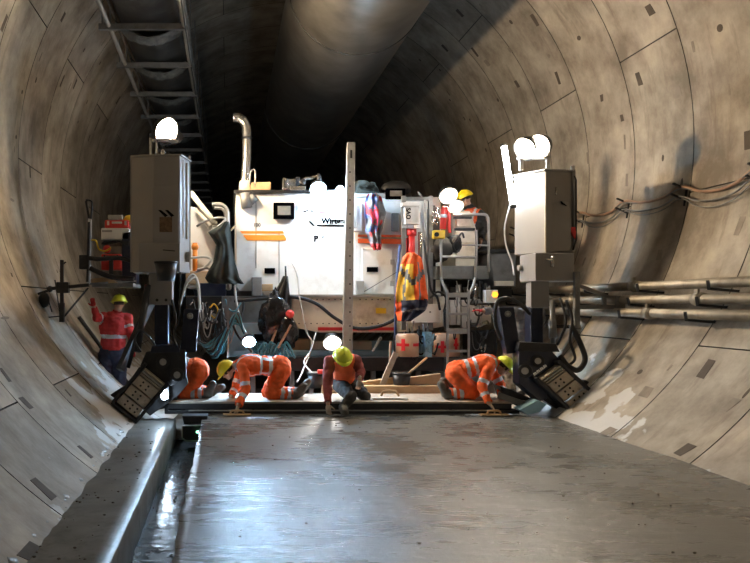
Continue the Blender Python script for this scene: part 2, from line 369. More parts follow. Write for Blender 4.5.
# the regular pattern of pockets and grout sockets elsewhere
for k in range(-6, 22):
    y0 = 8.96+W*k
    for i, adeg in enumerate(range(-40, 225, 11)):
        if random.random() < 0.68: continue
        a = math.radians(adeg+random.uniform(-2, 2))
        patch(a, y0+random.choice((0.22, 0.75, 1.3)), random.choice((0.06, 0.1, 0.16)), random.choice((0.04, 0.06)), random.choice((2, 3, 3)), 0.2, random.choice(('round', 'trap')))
for key, mb in parts.items():
    me = bpy.data.meshes.new(key); me.from_pydata([tuple(v) for v in mb.v], [], mb.f)
    for p, mi, sm in zip(me.polygons, mb.m, mb.sm): p.material_index = mi; p.use_smooth = sm
    at = me.color_attributes.new('tone', 'FLOAT_COLOR', 'POINT')
    for i, t in enumerate(tones[key]): at.data[i].color = (*t, 1)
    for m in ('lining', 'joint', 'pocket', 'patch', 'cross'): me.materials.append(M[m])
    o = bpy.data.objects.new(key, me); COL.objects.link(o); o['kind'] = 'structure'

def slab():
    nx, ny = 60, 120; mb = MB(); x0, x1, y0, y1 = -0.36, 4.6, -3.0, 10.7
    for j in range(ny+1):
        for i in range(nx+1):
            x = x0+(x1-x0)*i/nx; y = y0+(y1-y0)*j/ny
            e = 0.03*noise.noise(Vector((7, y*2.2, 1)))+0.015*noise.noise(Vector((3, y*9, 1)))
            if i == 0: x += e
            if i == nx: x = 4.72
            z = 0.010*noise.noise(Vector((x*1.2, y*1.2, 0)))+0.006*noise.noise(Vector((x*3.5, y*7, 5)))
            mb.v.append(Vector((x, y, z)))
    for j in range(ny):
        for i in range(nx):
            a = j*(nx+1)+i; mb.face((a, a+1, a+nx+2, a+nx+1), True)
    b = len(mb.v)
    for j in range(ny+1): p = mb.v[j*(nx+1)]; mb.v.append(Vector((p.x+0.01*noise.noise(Vector((p.y*8, 0, 0))), p.y, -0.62)))
    for j in range(ny): mb.face((b+j, j*(nx+1), (j+1)*(nx+1), b+j+1))
    c = len(mb.v)
    for i in range(nx+1): p = mb.v[ny*(nx+1)+i]; mb.v.append(Vector((p.x, p.y, -0.62)))
    for i in range(nx): mb.face((ny*(nx+1)+i, c+i, c+i+1, ny*(nx+1)+i+1))
    mb.build('floor', 'slab', kind='structure')
slab()
# crumbs and lumps left on the slab edge are part of the ledge and floor; the ledge itself
def ledge():
    mb = MB(); ny = 110; prof = [(-1.55, -0.07), (-1.32, -0.085), (-1.1, -0.08), (-0.9, -0.075), (-0.775, -0.085), (-0.765, -0.11), (-0.76, -0.62)]
    y0, y1 = -3.0, 10.9
    for j in range(ny+1):
        y = y0+(y1-y0)*j/ny
        for i, (x, z) in enumerate(prof):
            k = 0.014*noise.noise(Vector((x*3, y*2.5, 2)))+0.008*noise.noise(Vector((x*8, y*9, 2)))
            mb.v.append(Vector((x+(k if i > 3 else 0), y, z+(k if i < 6 else 0))))
    n = len(prof)
    for j in range(ny):
        for i in range(n-1): a = j*n+i; mb.face((a, a+1, a+n+1, a+n), i not in (4,))
    mb.face([ny*n+i for i in range(n)])
    mb.build('trim_1', 'ledge', kind='structure')
ledge()
MB().bx(-0.80, -0.30, -3, 10.9, -0.62, -0.40).build('floor.001', 'gutter', kind='structure')
mb = MB()
nx, ny = 24, 60
for j in range(ny+1):
    for i in range(nx+1):
        x = -1.5+6.2*i/nx; y = 10.72+45*j/ny; mb.v.append(Vector((x, y, -0.35+0.05*noise.noise(Vector((x*1.5, y*1.5, 9))))))
for j in range(ny):
    for i in range(nx): a = j*(nx+1)+i; mb.face((a, a+1, a+nx+2, a+nx+1), True)
mb.build('floor.002', 'invert', kind='structure')
# mud and mortar crumbs along the ledge and the gutter
def crumbs(n, x0, x1, y0, y1, z, name, label, m):
    mb = MB()
    for _ in range(n):
        x = random.uniform(x0, x1); y = random.uniform(y0, y1); r = random.choice((1, 1, 1, 0.5))*random.uniform(0.004, 0.011)
        mb.ell((x, y, z+r*0.4), (r*1.4, r, r*0.8), 6)
    o = mb.build(name, m); tag(o, label, 'crumbs', kind='stuff')
crumbs(90, -1.36, -0.84, 3.5, 10.4, -0.075, 'mortar_crumbs', 'loose dark mortar crumbs scattered on the concrete ledge at left', 'pocket')
crumbs(120, -0.74, -0.42, 4, 10.2, -0.398, 'gutter_rubble', 'small dark rubble lying in the wet gutter beside the slab', 'pocket')
crumbs(110, -0.25, 4.3, 4.6, 10.3, 0.004, 'aggregate_lumps', 'tiny dark aggregate lumps on the wet slab', 'pocket')
# rough fillet where the lining meets the ledge
mb = MB(); pts = []
for j in range(90):
    y = 3.0+j*0.088
    for s_ in range(1):
        r = 0.035+0.03*random.random(); mb.ell((-1.43+0.02*random.uniform(-1, 1), y, -0.07), (r*1.2, r*1.6, r*0.9), 7)
tag(mb.build('grout_spill', 'ledge'), 'rough grey grout spill where ledge meets curved wall', 'grout', kind='stuff')

# ================================================================= OVERHEAD AND WALL SERVICES
def vent_duct():
    c = Vector((2.27, 0, CAMH+5.55)); r = 1.2
    t = thing('ventilation_duct', (c.x, 14, c.z), 'huge round metal ventilation duct hung under the tunnel crown', 'duct')
    mb = MB(); n = 64; ys = [-4, 12.96, 13.04, 20, 27, 34, 60]
    for a, b in ((-4, 12.95), (12.99, 20.9), (20.94, 30), (30.04, 60)):
        bb = len(mb.v)
        for y, rr in ((a, r), (b, r)):
            for k in range(n): q = 2*PI*k/n; mb.v.append(Vector((c.x+rr*math.cos(q), y, c.z+rr*math.sin(q))))
        for k in range(n): mb.face((bb+k, bb+(k+1) % n, bb+n+(k+1) % n, bb+n+k), True)
    mb.build('duct_pipe', 'galv', t)
    for y in (12.97, 20.92, 30.02):
        m2 = MB(); m2.tube([(c.x, y-0.03, c.z), (c.x, y+0.03, c.z)], r+0.012, 64); m2.build('joint_band', 'seam', t)
    for y in (6, 10.5, 16, 22):
        m2 = MB()
        for sx in (-1, 1):
            x = c.x+sx*0.85; top = CZ+math.sqrt(R*R-(x-CX)**2)
            m2.cyl((x, y, c.z+0.8), (x, y, top+0.02), 0.012, 6)
        m2.build('hanger_rod', 'dark', t)
vent_duct()
def conveyor():
    H = CAMH+5.0; xr, xl = -0.79, -2.15
    t = thing('overhead_conveyor', (-1.5, 13, H), 'dark overhead conveyor on a rail frame along upper left wall', 'conveyor')
    for x in (xr, xl):
        m = MB(); m.tube([(x, 6, H), (x, 45, H)], 0.045, 8); m.build('rail', 'lgrey', t)
    for x in (xr, xl):
        m = MB(); m.tube([(x, 6, H+0.42), (x, 45, H+0.42)], 0.03, 8); m.build('top_rail', 'grey', t)
    y = 11.2; i = 0
    bars = []
    while y < 44:
        m = MB(); m.beam((xl-0.18, y, H-0.02), (xr+0.05, y, H-0.02), 0.08, 0.10); m.build('crossbar', 'grey', t)
        if y < 30:
            m = MB()
            for x in (xl, xr): MB().beam((x, y+0.15, H), (x, y+0.15, H+0.42), 0.03, 0.03).build('rail_spacer', 'grey', t)
            top = CZ+math.sqrt(R*R-(xr-CX)**2); m.cyl((xr, y, H), (xr, y, top+0.02), 0.012, 6)
            m.build('hanger', 'grey', t)
            top = CZ+math.sqrt(max(0, R*R-(xl-CX)**2)); MB().cyl((xl-0.12, y, H), (xl-0.12, y, top+0.02), 0.012, 6).build('hanger_wire', 'grey', t)
            # sagging plastic apron between the cross bars
            m = MB(); b = len(m.v); nn = 12
            for k in range(nn+1):
                u = k/nn; x = xl+0.05+(xr-xl-0.1)*u; sag = -0.30*math.sin(PI*u)**0.8
                for q in range(6):
                    yy = y+0.35+q*0.12; m.v.append(Vector((x, yy, H+0.22+sag+0.035*noise.noise(Vector((u*9, yy*9, i)))+0.05*math.sin(q*1.6))))
            for k in range(nn):
                for q in range(5): a = k*6+q; m.face((a, a+1, a+7, a+6), True)
            o = m.build('sagging_sheet', 'sheet', t); so = o.modifiers.new('s', 'SOLIDIFY'); so.thickness = 0.012
        y += 2.15; i += 1
    # troughed belt
    m = MB(); nn = 14; ys = [6+q*1.3 for q in range(30)]
    for yy in ys:
        for k in range(nn+1):
            u = k/nn; x = xl+0.12+(xr-xl-0.24)*u; m.v.append(Vector((x, yy, H+0.32-0.22*math.sin(PI*u))))
    for j in range(len(ys)-1):
        for k in range(nn): a = j*(nn+1)+k; m.face((a, a+1, a+nn+2, a+nn+1), True)
    o = m.build('belt', 'conveyor', t); so = o.modifiers.new('s', 'SOLIDIFY'); so.thickness = 0.015
    hose('strap', [(xr+0.02, 10, H-0.05), (xr+0.03, 14, H-0.1), (xr+0.02, 18, H-0.04), (xr+0.03, 24, H-0.08)], 0.012, 'rubber', t)
conveyor()
# three service pipes on brackets along the right wall
for i, (sl, off, nm) in enumerate(((0.0410, 0.30, 'topmost'), (0.0080, 0.30, 'middle'), (-0.0240, 0.30, 'lowest'))):
    X = 6.0
    for _ in range(20): X = CX+math.sqrt(R*R-(sl*X+CAMH-CZ)**2)-off
    H = CAMH+sl*X
    t = thing('service_pipe', (X, 9, H), f'{nm} of three steel service pipes along the right wall', 'pipe')
    m = MB(); m.tube([(X, -3, H), (X, 40, H)], 0.062, 14); m.build('pipe_run', 'pipe', t)
    for y in ((10.6, 7.2, 14.1), (9.0, 12.3, 6.0), (9.9, 12.1, 7.7))[i]:
        m = MB(); m.tube([(X, y-0.05, H), (X, y+0.05, H)], 0.085, 14); m.tube([(X, y-0.09, H), (X, y+0.09, H)], 0.075, 14); m.box((X-0.03, y, H+0.1), (0.03, 0.06, 0.05))
        m.build('coupling', 'pipe', t)
    for k in range(6):
        y = 7.3+k*1.52+0.06*i; m = MB(); wx = CX+math.sqrt(R*R-(H-0.08-CZ)**2)
        m.beam((wx+0.02, y, H-0.10), (X-0.10, y, H-0.07), 0.035, 0.03); m.beam((X-0.10, y, H-0.08), (X-0.13, y-0.02, H+0.03), 0.03, 0.02)
        m.build('bracket', 'dark', t)
# cable hooks and the cables slung between them
def wallx(z, off=0.0): return CX+math.sqrt(R*R-(z-CZ)**2)-off
HY = [7.5, 9.02, 10.54, 12.06, 13.58, 15.1, 16.6]
hz = CAMH+1.58
for k, y in enumerate(HY):
    g = MB()
    for z in (hz+0.03, hz-0.12):
        x = wallx(z); g.beam((x+0.01, y, z), (x-0.22, y-0.02, z+0.09), 0.03, 0.025)
    g.beam((wallx(hz+0.06)-0.01, y, hz+0.08), (wallx(hz-0.18)-0.01, y, hz-0.2), 0.03, 0.015)
    near = ('nearest', 'second', 'third', 'fourth', 'fifth', 'sixth', 'seventh')[k]
    tag(g.build('cable_hook', 'dark'), f'dark double steel cable hook on right wall, {near} from the camera', 'hook', 'cable hooks along the right wall')
def slung(z0, sag, r, m, off, label):
    pts = []
    for k in range(len(HY)):
        y = HY[k]; pts.append((wallx(z0)-off, y, z0))
        if k < len(HY)-1:
            for u in (0.25, 0.5, 0.75):
                z = z0-sag*(1+0.3*math.sin(k*2.1))*4*u*(1-u); pts.append((wallx(z)-0.03-(off-0.03)*(1-3*u*(1-u)), y+W*u, z))
    pts = [(wallx(z0)-0.03, 2.0, z0-0.05)]+pts
    o = MB().tube(curve(pts, 4), r, 7).build('wall_cable', m); tag(o, label, 'cable', 'cables slung along the right wall')
slung(hz+0.08, 0.13, 0.022, 'cable_tan', 0.10, 'thick tan cable slung on the upper row of wall hooks')
slung(hz+0.045, 0.08, 0.009, 'grey', 0.12, 'thin grey cable just under the thick tan cable')
slung(hz-0.06, 0.12, 0.015, 'grey', 0.12, 'dark cable slung on the lower row of wall hooks')
slung(hz-0.09, 0.17, 0.009, 'grey', 0.08, 'thin dark cable sagging lowest on the wall hooks')

# ================================================================= LAMPS
def flood(name, label, p, r, col, st, posts=None, tray=True, group=None):
    t = thing(name, p, label, 'lamp', group)
    MB().ell(p, r, 16).build('bulb', emis('lamp_glow_'+name, col, st), t)
    m = MB()
    if tray: m.tube([p+Vector((0, 0, -r*0.98)), p+Vector((0, 0, -r*1.12))], [r*1.15, r*1.5], 16)
    if tray: m.build('reflector_tray', 'lgrey', t)
    if posts:
        for q in posts:
            m = MB(); m.beam(p+Vector(q[0]), p+Vector(q[1]), 0.035); m.build('post', 'lgrey', t)
    return t
def bowl(p, a, r, parent):  # dark bowl added behind a bulb to block light and keep the ceiling dark
    a = Vector(a).normalized()
    o = MB().tube([p-a*r*1.45, p-a*r*1.4, p-a*r*0.9, p-a*r*0.2, p+a*r*0.35], [r*0.35, r*0.6, r*1.15, r*1.4, r*1.5], 20, cap=False)
    o.face(list(range(20))); o = o.build('light_shield', 'dark', parent)
    s = o.modifiers.new('s', 'SOLIDIFY'); s.thickness = 0.008; return o
pl = P(165, 131, 12.3)
t = flood('tower_floodlight', 'round warm floodlight glowing above the left tower cabinet', pl, 0.15, (1.0, 0.76, 0.49), LAMPS['left']*6.5, [((-0.24, 0, -2.4), (-0.24, 0, -0.12)), ((-0.14, 0, -2.4), (-0.14, 0, -0.12)), ((-0.26, 0, -0.15), (0.1, 0, -0.17))])
bowl(pl, (0.66, -0.64, -0.38), 0.155, t)
q = pl+Vector((0.12, 0.4, -0.02)); MB().ell(q, 0.10, 14).build('added_rear_bulb', emis('rear_fill_glow', (1.0, 0.90, 0.76), LAMPS['rear']*6.5), t); bowl(q, (0.35, 0.72, -0.60), 0.105, t)  # hidden bulb added behind the lamp to brighten the machine front
pr = P(533, 149, 11.05)
t = thing('tower_floodlight', pr, 'brilliant white twin floodlight on top of the right tower cabinet', 'lamp')
for dx, dy, dz, aa in ((-0.10, 0.0, 0.01, (-0.75, -0.38, -0.45)), (0.09, -0.02, 0.04, (-0.72, -0.58, -0.36))):
    q = pr+Vector((dx, dy, dz)); MB().ell(q, 0.12, 16).build('bulb', emis('lamp_glow_white', (1.0, 0.84, 0.62), LAMPS['right']*4.0), t); bowl(q, aa, 0.125, t)
m = MB(); m.beam(pr+Vector((-0.22, 0, -0.13)), pr+Vector((0.24, 0, -0.13)), 0.10, 0.05); m.build('lamp_bar', 'lgrey', t)
m = MB(); m.beam(pr+Vector((0.22, 0, -0.32)), pr+Vector((0.22, 0, -0.10)), 0.05); m.build('post', 'lgrey', t)
m = MB(); m.beam(pr+Vector((-0.18, 0, -0.32)), pr+Vector((-0.18, 0, -0.10)), 0.05); m.build('post', 'lgrey', t)
t = thing('tube_lamp', P(508, 180, 11.3), 'slanted white fluorescent tube lamp left of the right tower', 'lamp')
MB().tube([P(504, 146, 11.3), P(513, 205, 11.25)], 0.042, 10).build('tube', emis('tube_glow', (0.80, 0.90, 1.0), 60), t)
MB().cyl(P(503.6, 144, 11.3), P(504, 146.5, 11.3), 0.05, 10).build('end_cap', 'dark', t); MB().cyl(P(513, 204.5, 11.25), P(513.4, 208, 11.25), 0.05, 10).build('end_cap', 'dark', t)
m = MB(); m.beam(P(509, 178, 11.33), P(517, 180, 11.2), 0.03); m.build('bracket', 'dark', t)
hose('lamp_cable', [P(510, 205, 11.4), P(505, 225, 11.5), P(506, 245, 11.6), P(512, 262, 11.6), P(514, 275, 11.5)], 0.012, 'whose', None, 'thin pale cable hanging below the fluorescent tube lamp', 'cable')
def housing_flood(name, label, px, py, Y, w, h, lit=None, st=0, r=0.1):
    p = P(px, py, Y); t = thing(name, p, label, 'lamp')
    if lit:
        MB().ell(p, (r, r*0.8, r), 14).build('bulb', emis('glow_'+str(px), lit, st), t)
        
        if r > 0.073: bowl(p, (0, -0.8, -0.55), r*1.05, t)
        MB().beam(p+Vector((0, 0.10, -r*1.5)), p+Vector((0, 0.10, 0)), 0.03).build('bracket', 'dark', t)
    else:
        MB().box(p+Vector((0, 0.05, 0)), (w, 0.09, h)).build('lamp_housing', 'ink', t, 0.01)
        MB().box(p+Vector((0, -0.004, 0)), (w*0.62, 0.02, h*0.55)).build('lens', 'glass', t)
        MB().beam(p+Vector((-w*0.55, 0.1, h*0.1)), p+Vector((w*0.55, 0.1, h*0.1)), 0.025).build('yoke', 'grey', t)
    return t
housing_flood('deck_lamp', 'brighter bluish lamp at left on the white cabinet roof', 318, 188, 12.95, 0, 0, (0.50, 0.74, 1.0), 900, 0.095)
housing_flood('deck_lamp', 'smaller bluish lamp beside the grey perforated post', 340, 190, 12.95, 0, 0, (0.50, 0.74, 1.0), 560, 0.072)
housing_flood('deck_lamp', 'round warm lamp above the red fire extinguisher', 448, 195, 12.85, 0, 0, (1.0, 0.86, 0.66), 150, 0.105)
housing_flood('deck_lamp', 'lower warm lamp close to the platform worker', 456, 206, 12.8, 0, 0, (1.0, 0.90, 0.74), 120, 0.085)
housing_flood('work_lamp', 'blue white work lamp low behind the left kneeling worker', 249, 341, 12.0, 0, 0, (0.45, 0.72, 1.0), 1100, 0.075)
housing_flood('work_lamp', 'white work lamp just behind the yellow green helmet at centre', 332, 342, 12.2, 0, 0, (1.0, 0.95, 0.88), 210, 0.10)
housing_flood('square_floodlight', 'unlit square floodlight mounted on the white cabinet front', 284, 210.5, 13.22, 0.37, 0.29)
t = housing_flood('square_floodlight', 'unlit floodlight tilted on the cabinet roof above the jacket', 396, 193.5, 13.0, 0.34, 0.18)
for ch in t.children: pass

# ================================================================= TOWER CABINETS
def text_mesh(txt, size, loc, rot, m, name, parent, ext=0.002):
    c = bpy.data.curves.new(name, 'FONT'); c.body = txt; c.size = size; c.extrude = ext; c.align_x = 'LEFT'; c.offset = size*0.045
    o = bpy.data.objects.new(name, c); COL.objects.link(o)
    bpy.context.view_layer.update(); dg = bpy.context.evaluated_depsgraph_get()
    me = bpy.data.meshes.new_from_object(o.evaluated_get(dg)); me.name = name; bpy.data.objects.remove(o); me.materials.clear(); me.materials.append(M[m])
    o = bpy.data.objects.new(name, me); COL.objects.link(o)
    mw = Matrix.Translation(Vector(loc)) @ rot.to_4x4(); o.data.transform(mw)
    if parent: o.parent = parent; o.matrix_parent_inverse = Matrix.Translation(-parent.location)
    return o
RFRONT = Matrix.Rotation(PI/2, 3, 'X')       # text standing up, facing the camera side
def XY(px, Y): v = P(px, 303, Y); return (v.x, v.y)
def Z(py, Y): return P(0, py, Y).z
def tower(left):
    if left:
        A = dict(lbl='left slim tower cabinet beneath the warm lamp, hazard sticker on its dark front')
        fp = [XY(132, 10.98), XY(154, 10.86), XY(180, 10.86), XY(190.5, 11.35), XY(136, 11.75)]
        ztop, zbot = Z(156, 10.9), Z(272, 10.9); side = 1
    else:
        A = dict(lbl='right slim tower cabinet with bright side beneath the twin floodlight')
        fp = [XY(545, 10.9), XY(575, 11.0), XY(571, 11.75), XY(520, 11.75), XY(514.5, 11.4)]
        ztop, zbot = Z(171, 10.95), Z(253, 10.95); side = -1
    c = Vector((sum(p[0] for p in fp)/5, sum(p[1] for p in fp)/5, 0))
    t = thing('tower_cabinet', (c.x, c.y, 0.2), A['lbl'], 'machine cabinet')
    MB().foot(fp, zbot, ztop).build('cabinet_body', 'towerpaint', t, 0.012)
    if left:
        cap = [XY(131, 10.96), XY(154, 10.84), XY(181, 10.84), XY(191.5, 11.36), XY(135, 11.8)]
    else:
        cap = [XY(544, 10.88), XY(576, 10.98), XY(572, 11.8), XY(520, 11.8), XY(513.5, 11.4)]
    MB().foot(cap, ztop, ztop+0.02).build('roof_plate', 'lgrey', t)
    if left:
        # hatch with rounded outline, sticker, arrow marks
        m = MB(); a = P(154.5, 216, 10.85); hp = []
        for cx_, cz_, s0 in ((0.36, 0.52, 0), (0.10, 0.52, 90), (0.10, -0.42, 180), (0.36, -0.42, 270)):
            for q in range(5): an = math.radians(s0+q*22.5); hp.append((a.x+cx_-0.02+0.06*math.cos(an)-0.05, a.z+cz_-0.16+0.09*math.sin(an)))
        m.prism(hp, 10.838, 10.87); m.build('hatch', 'towerpaint', t, 0.004)
        p0 = P(159.5, 232, 10.83); p1 = P(172, 217, 10.83)
        MB().bx(p0.x, p1.x, 10.83, 10.84, p0.z, p1.z).build('rusty_sticker', mat('rusty_sticker', (0.16, 0.10, 0.06), 0.7, scale=25, var=0.6), t)
        m = MB()
        for q in (0, 7): m.pprism([(158+q, 210), (161+q, 210), (168+q*0.9, 215.5), (165+q*0.9, 217)], 10.832, 0.006)
        m.build('hazard_stripes', 'ink', t)
        m = MB(); m.beam(P(182.5, 160, 11.0), P(182.5, 238, 11.0), 0.035, 0.05); m.build('door_edge', 'cream', t)
        m = MB(); m.beam(P(186, 163, 11.15), P(186, 239, 11.15), 0.05, 0.05); m.build('door_edge', 'cream', t)
        m = MB(); m.beam(P(189.5, 156, 11.33), P(189.5, 270, 11.33), 0.035, 0.05); m.build('corner_post', 'towerpaint', t)
        m = MB(); m.beam(P(131.5, 156, 11.0), P(131.5, 272, 11.0), 0.03, 0.05); m.build('corner_post', 'towerpaint', t)
        m = MB(); m.cyl(P(163, 156, 10.95), P(163, 152, 10.95), 0.03); m.ell(P(163, 151.5, 10.95), 0.03, 8); m.build('lifting_eye', 'lgrey', t)
        m = MB(); m.cyl(P(163, 244, 10.84), P(163, 254, 10.84), 0.03); m.beam(P(163, 250, 10.80), P(175, 251, 10.80), 0.015); m.build('latch', 'dark', t)
        MB().pbox(138, 243, 180, 272, 10.80, 0.5).build('lower_box', 'towerpaint', t, 0.01)
        MB().pbox(149, 272, 172, 305, 10.95, 0.34).build('sleeve', 'towerpaint', t, 0.01)
        m = MB()
        for q in (157, 166):
            m.cyl(P(q, 300, 10.96), P(q, 300, 10.93), 0.022, 10)
        m.build('bolt', 'dark', t)
        MB().pbox(154.5, 305, 168, 352, 11.0, 0.24).build('telescopic_leg', 'navy', t, 0.008)
        m = MB(); m.pbox(186, 252, 189.5, 262, 11.1, 0.05); m.build('handle', 'lgrey', t)
    else:
        m = MB(); m.beam(P(573.5, 171, 10.98), P(574.5, 250, 10.98), 0.03, 0.06); m.build('corner_post', 'towerpaint', t)
        m = MB(); m.beam(P(545.5, 172, 10.9), P(545.5, 253, 10.9), 0.018, 0.02); m.build('edge_trim', 'cream', t)
        m = MB()
        m.pprism([(549, 215), (550, 207), (554, 203), (563, 201), (569, 203), (571, 210), (571, 248), (568, 251), (552, 251), (549, 248)], 10.925, 0.03); m.build('hatch', 'towerpaint', t, 0.004)
        m = MB(); m.cyl(P(556, 187, 10.93), P(556, 195, 10.93), 0.012); m.build('latch', 'chrome', t)
        m = MB(); m.pprism([(561, 201), (565, 204), (567, 206), (562, 204)], 10.9, 0.02); m.build('hazard_mark', 'ink', t)
        m = MB(); m.tube([P(574, 176, 10.96), P(576, 180, 10.95), P(576, 240, 10.95), P(573, 250, 10.95)], 0.014, 6); m.build('conduit', 'dark', t)
        m = MB(); m.pbox(569, 227, 575.5, 231, 10.93, 0.05); m.pprism([(571, 231), (576, 231), (575.5, 239), (573, 236)], 10.93, 0.03); m.build('red_flag', 'red', t)
        m = MB(); m.pbox(561, 169.5, 567, 171, 10.95, 0.1); m.cyl(P(572.5, 171, 11.0), P(572.5, 166, 11.0), 0.03); m.build('lifting_eye', 'whose', t)
        MB().foot([XY(535.5, 10.8), XY(574, 10.8), XY(573, 11.4), XY(521, 11.7), XY(520.5, 11.3)], Z(281, 10.8), Z(253, 10.8)).build('lower_box', 'towerpaint', t, 0.01)
        m = MB(); m.cyl(P(552.5, 256, 10.78), P(552.5, 267, 10.78), 0.03); m.beam(P(546, 259, 10.75), P(552, 260, 10.75), 0.02); m.build('latch', 'chrome', t)
        MB().foot([XY(531, 10.95), XY(549, 10.95), XY(549, 11.4), XY(526, 11.4)], Z(308, 10.95), Z(281, 10.95)).build('sleeve', 'towerpaint', t, 0.008)
        MB().pbox(531, 307, 543, 350, 11.0, 0.24).build('telescopic_leg', 'navy', t, 0.008)
        m = MB(); m.pbox(522, 255, 526, 282, 11.3, 0.08); m.cyl(P(521, 268, 11.25), P(518, 268, 11.25), 0.04); m.build('hinge', 'lgrey', t)
    return t
tL = tower(True); tR = tower(False)
t = thing('bucket', P(166, 282, 10.7), 'small black bucket hanging on the front of left tower', 'bucket')
MB().tube([P(166, 281, 10.6), P(166, 262, 10.6)], [0.125, 0.165], 18).build('pail', 'rubber', t)
MB().tube([P(166, 263.5, 10.6), P(166, 261.5, 10.6)], 0.173, 18).build('rim', 'dark', t)
hose('cylinder_rod', [P(180, 272, 10.8), P(180, 300, 10.8), P(179, 325, 10.8)], 0.016, 'dark', None, 'black cable drop beside the left navy leg', 'cable')

# ================================================================= SIDE MOULD ARMS (tilted steel head on each side)
def arm(left):
    def Q(x, y, Y=10.6): return P(x, y, Y)
    lbl = ('left tilted navy mould arm with steel plate head against the wall' if left else 'right tilted navy mould arm with lettered side and steel plate head')
    base = Q(150, 400) if left else Q(560, 400)
    t = thing('slope_former', base, lbl, 'machine arm')
    if left:
        MB().pprism([(146, 352), (185, 350), (186, 378), (172, 386), (156, 384), (140, 366)], 10.62, 0.25).build('hinge_body', 'dark', t, 0.012)
        MB().pprism([(152, 346), (178, 345), (180, 352), (150, 353)], 10.6, 0.3).build('top_plate', 'navy', t, 0.006)
        MB().pprism([(184, 309), (199, 309), (196, 352), (180, 352)], 10.75, 0.16).build('link_plate', 'navy', t, 0.01)
        piv = [(163, 362, .10), (177, 375, .10), (190, 316, .045)]
        MB().pprism([(157, 384), (186, 374), (188, 384), (178, 396), (150, 416), (143, 410)], 10.7, 0.18).build('lower_bracket', 'dark', t, 0.008)
        MB().pprism([(127, 384), (139, 367), (146, 372), (117, 400), (110, 395)], 10.66, 0.2).build('upper_bracket', 'dark', t, 0.008)
        o0 = Vector((124.0, 409.5)); v = Vector((26, -31)).normalized(); u = Vector((21, 17)).normalized(); L_, W_ = 46, 27; Yb = 10.45
    else:
        MB().pprism([(519, 350), (551, 350), (562, 362), (566, 372), (543, 383), (548, 398), (540, 402), (519, 384)], 10.62, 0.25).build('hinge_body', 'navy', t, 0.012)
        MB().pprism([(520, 342), (556, 344), (560, 352), (518, 351)], 10.6, 0.3).build('top_plate', 'dark', t, 0.006)
        MB().pprism([(499, 307), (514, 307), (521, 352), (507, 354), (504, 340)], 10.75, 0.16).build('link_plate', 'navy', t, 0.01)
        piv = [(525, 371, .10), (538, 361, .09), (508, 314, .045)]
        MB().pprism([(520, 375), (545, 385), (570, 402), (578, 412), (560, 411), (535, 395)], 10.7, 0.18).build('lower_bracket', 'dark', t, 0.008)
        MB().pprism([(585, 380), (594, 384), (606, 390), (594, 403), (577, 410), (574, 407)], 10.62, 0.2).build('outer_shoe', 'dark', t, 0.008)
        o0 = Vector((566.5, 388.5)); v = Vector((-32, -30)).normalized(); u = Vector((26, -19)).normalized(); L_, W_ = 48, 25; Yb = 10.45
    for x, y, r in piv:
        MB().cyl(Q(x, y, 10.57), Q(x, y, 10.66), r, 18).build('pivot', 'dark' if r > .05 else 'grey', t, 0.01)
        MB().cyl(Q(x, y, 10.55), Q(x, y, 10.6), r*0.5, 14).build('pivot_pin', 'lgrey', t)
    def pt(a, b):   # a along v (px), b along u (px), measured from head centre
        q = o0+v*a+u*b
        return (q.x, q.y)
    c = Vector(((116+164)/2, 393)) if left else Vector((567, 388))
    o0 = Vector((140.5, 393)) if left else Vector((567, 387.5))
    fr = MB()
    for s_ in (-1, 1): fr.pprism([pt(-L_/2-2, s_*W_/2), pt(L_/2+2, s_*W_/2), pt(L_/2+2, s_*(W_/2+3.4)), pt(-L_/2-2, s_*(W_/2+3.4))], Yb-0.02, 0.35)
    fr.pprism([pt(-L_/2-4, -W_/2-3), pt(-L_/2-1, -W_/2-3), pt(-L_/2-1, W_/2+3), pt(-L_/2-4, W_/2+3)], Yb-0.02, 0.35)
    fr.build('head_frame', 'dark', t, 0.006)
    n = 3 if not left else 3; step = (L_-2)/ (n+0.6)
    for i in range(n):
        a0 = -L_/2+1+i*step; a1 = a0+step-1.4
        b_ = MB().pprism([pt(a0, -W_/2+0.8), pt(a1, -W_/2+0.8), pt(a1, W_/2-0.8), pt(a0, W_/2-0.8)], Yb, 0.3).build('weight_plate', 'plate', t, 0.008)
        hm = MB()
        for fa in (0.3, 0.7):
            for fb in (-0.12, 0.12, 0.34)[: (3 if i == 0 else 2)]:
                x, y = pt(a0+(a1-a0)*fa, W_*(fb-0.05)); p = P(x, y, Yb-0.004); hm.cyl(p, p+Vector((0, 0.02, 0)), 0.016, 8)
        hm.build('bolt_holes', 'hole', t)
    a0 = -L_/2+1+n*step
    for k in range(3):
        aa = a0+k*2.6; MB().pprism([pt(aa, -W_/2+0.8), pt(aa+1.3, -W_/2+0.8), pt(aa+1.3, W_/2-0.8), pt(aa, W_/2-0.8)], Yb-0.01, 0.3).build('edge_bar', 'lgrey' if k == 1 else 'plate', t)
    if not left:
        # worn white lettering strip on the arm
        p = P(536.5, 376.5, 10.60); ang = math.atan2(375-365.5, 548-535.5)
        rot = Matrix.Rotation(-0.0, 3, 'Y') @ Matrix.Rotation(ang, 3, Vector((0, -1, 0))) @ RFRONT
        m = MB()
        for k in range(8):
            f = k/8; x = 534.5+13*f; y = 376-10*f
            m.pprism([(x, y), (x+1.3, y-0.9), (x+0.2, y-0.9-2.4+0.9*(k % 2)), (x-1.1, y-2.6)], 10.40, 0.01)
        m.build('worn_lettering', 'whose', t)
        hose('hydraulic_hose', [P(501, 340, 10.7), P(495, 322, 10.65), P(497, 303, 10.6), P(507, 298, 10.6), P(520, 304, 10.7), P(530, 314, 10.8)], 0.028, 'rubber', t)
